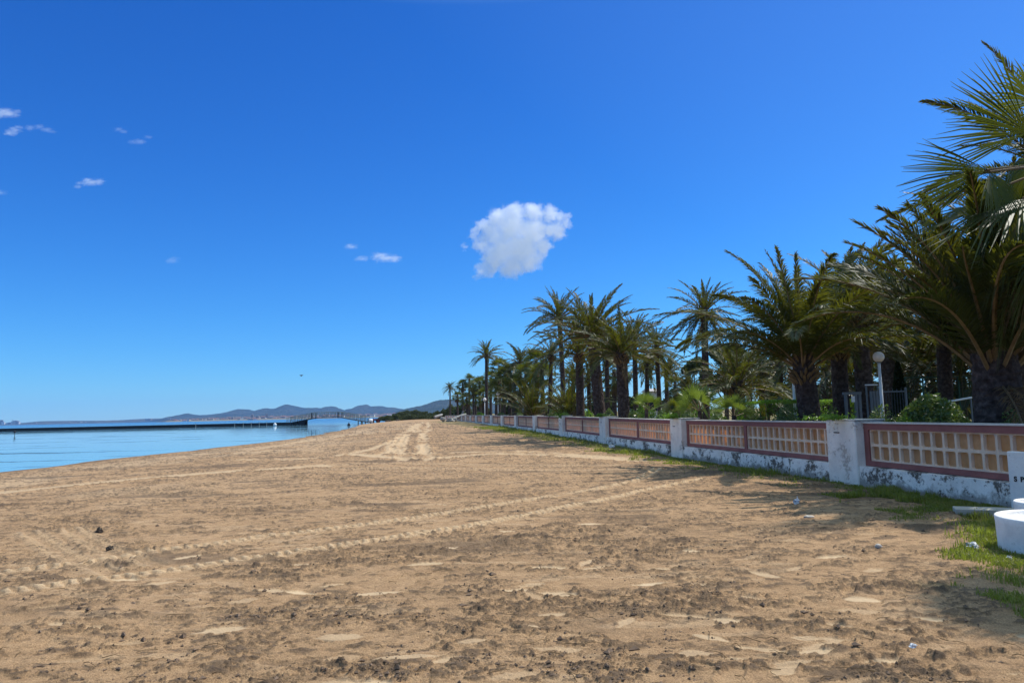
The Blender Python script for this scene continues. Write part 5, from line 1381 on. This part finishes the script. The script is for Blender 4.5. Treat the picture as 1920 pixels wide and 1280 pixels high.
# ------------------------------------------------------------------ clouds (real volumes far away)
def cloud(name, pts, Y, label, dens=.02, thick=.8, nscale=1.0, seed=0, thr=.42, aniso=.3, rough=.66, dist=1.5, erode=1.1, ramp=((.0, 0.0), (.12, .3), (.35, 1.0)), flat=(1, 1, 1)):
    """closed lumpy hull around a pixel outline made of puffs, filled with a noisy scattering volume"""
    rr = [p[2] for p in pts]
    cpx, cpy = np.mean([p[0] for p in pts]), np.mean([p[1] for p in pts]); O = at(cpx, cpy, Y)
    k = Y/FPX
    mb = bpy.data.metaballs.new(name)
    # build hull as joined spheres voxelised in numpy -> simple approach: box hull, density from distance to puffs
    P = np.array([at(p[0], p[1], Y)-O for p in pts]); Rr = np.array([p[2]*k for p in pts])
    bpy.data.metaballs.remove(mb)
    P = P/np.array(flat)
    lo = (P-Rr[:, None]*1.25).min(0); hi = (P+Rr[:, None]*1.25).max(0)
    m = MB(); m.box((lo+hi)/2, hi-lo)
    mt = NM(name+'_volume')
    pos = mt.coord('Object')
    nz = mt.n('ShaderNodeTexNoise'); nz.inputs['Scale'].default_value = 1/(Rr.max()*1.1)*nscale; nz.inputs['Detail'].default_value = 7; nz.inputs['Roughness'].default_value = rough
    mt.t.links.new(pos, nz.inputs['Vector'])
    sub = mt.n('ShaderNodeVectorMath', operation='SUBTRACT'); mt.t.links.new(nz.outputs['Color'], sub.inputs[0]); sub.inputs[1].default_value = (.5, .5, .5)
    scl = mt.n('ShaderNodeVectorMath', operation='SCALE'); mt.t.links.new(sub.outputs[0], scl.inputs[0]); scl.inputs['Scale'].default_value = Rr.max()*dist
    add = mt.n('ShaderNodeVectorMath', operation='ADD'); mt.t.links.new(pos, add.inputs[0]); mt.t.links.new(scl.outputs[0], add.inputs[1])
    best = None
    for p, rad in zip(P, Rr):
        d = mt.n('ShaderNodeVectorMath', operation='DISTANCE'); mt.t.links.new(add.outputs[0], d.inputs[0]); d.inputs[1].default_value = p.tolist()
        v = mt.math('SUBTRACT', 1.0, mt.math('DIVIDE', d.outputs['Value'], float(rad)))
        best = v if best is None else mt.math('MAXIMUM', best, v)
    n2 = mt.n('ShaderNodeTexNoise'); n2.inputs['Scale'].default_value = 1/(Rr.max()*.42); n2.inputs['Detail'].default_value = 6; n2.inputs['Roughness'].default_value = .7
    mt.t.links.new(add.outputs[0], n2.inputs['Vector'])
    best = mt.math('SUBTRACT', best, mt.math('MULTIPLY', mt.math('SUBTRACT', n2.outputs['Fac'], .42), erode))
    den = mt.ramp(best, list(ramp))
    sx = mt.math('MULTIPLY', den, dens)
    vs_ = mt.n('ShaderNodeVolumePrincipled'); vs_.inputs['Color'].default_value = (1, 1, 1, 1); vs_.inputs['Anisotropy'].default_value = aniso
    mt.set(vs_.inputs['Density'], sx); mt.t.links.new(vs_.outputs[0], mt.out.inputs['Volume'])
    o = m.build(name, mt.m, loc=O); o.scale = flat
    tag(o, label, 'cloud'); return o
main = [(965, 402, 24), (1000, 398, 22), (935, 408, 24), (1030, 402, 20), (1055, 408, 14), (905, 425, 18), (888, 438, 12), (960, 430, 34), (1000, 435, 32), (925, 440, 26), (1040, 430, 22), (1062, 420, 10), (872, 462, 7),
        (905, 458, 20), (940, 470, 34), (980, 465, 36), (1015, 462, 22), (925, 492, 26), (960, 497, 28), (990, 492, 24), (910, 505, 18), (898, 518, 9), (1010, 480, 16)]
cloud('cloud', main, 2600, 'large white puffy cloud above the middle of the grove', dens=.040, nscale=2.1, seed=1, aniso=.1, flat=(1.08, .55, 1.0), ramp=((.0, 0.0), (.08, .4), (.3, 1.0)))
sm_ = [([(2, 214, 9), (14, 212, 10), (28, 209, 6)], 'small white cloud cut by the left edge, topmost of the small ones'),
       ([(20, 249, 7), (28, 243, 6), (34, 238, 4)], 'small white cloud just below the one cut by the left edge'),
       ([(56, 240, 6), (72, 238, 6), (88, 243, 6), (100, 247, 4)], 'thin wispy cloud right of the small ones by the left edge'),
       ([(222, 243, 5), (232, 247, 4)], 'faint speck of cloud above the wisp at upper left'),
       ([(248, 266, 5), (262, 266, 6), (278, 257, 4)], 'faint wispy cloud below the faint speck at upper left'),
       ([(160, 338, 5), (170, 342, 8), (184, 340, 7)], 'small bright cloud alone at left, lower than the wisps'),
       ([(146, 350, 4), (149, 344, 4)], 'tiny cloud scrap touching the lone bright cloud at left'),
       ([(322, 489, 6), (327, 485, 5)], 'tiny faint cloud low in the blue at left'),
       ([(658, 462, 6)], 'tiny cloud scrap left above the small bright cloud in the middle'),
       ([(680, 484, 6), (672, 486, 4)], 'faint wisp just left of the small bright cloud in the middle'),
       ([(708, 480, 8), (722, 483, 10), (738, 484, 8)], 'small bright cloud left of the large puffy one'),
       ([(0, 361, 6)], 'tiny cloud scrap on the left edge below the others')]
for k, (pp, lab) in enumerate(sm_):
    cloud('cloud', [(a, b, c*1.6) for a, b, c in pp], 2600, lab, dens=.03 if 'bright' in lab or 'white' in lab else .014, nscale=1.0, seed=k+5, thr=.4, rough=.72, dist=1.7, erode=3.0, flat=(1.7, .9, .72), ramp=((.05, 0.0), (.3, .5), (.8, 1.0)))

# ------------------------------------------------------------------ haze over the lagoon and hills
hz = NM('sea_haze_air')
hv = hz.n('ShaderNodeVolumePrincipled'); hv.inputs['Color'].default_value = (.32, .60, 1, 1); hv.inputs['Density'].default_value = 4.5e-5; hv.inputs['Anisotropy'].default_value = .2
hz.t.links.new(hv.outputs[0], hz.out.inputs['Volume'])
m = MB(); m.box((-2000, 4500, 150), (24000, 14000, 340)); o = m.build('haze', hz.m); tag(o, kind='stuff')
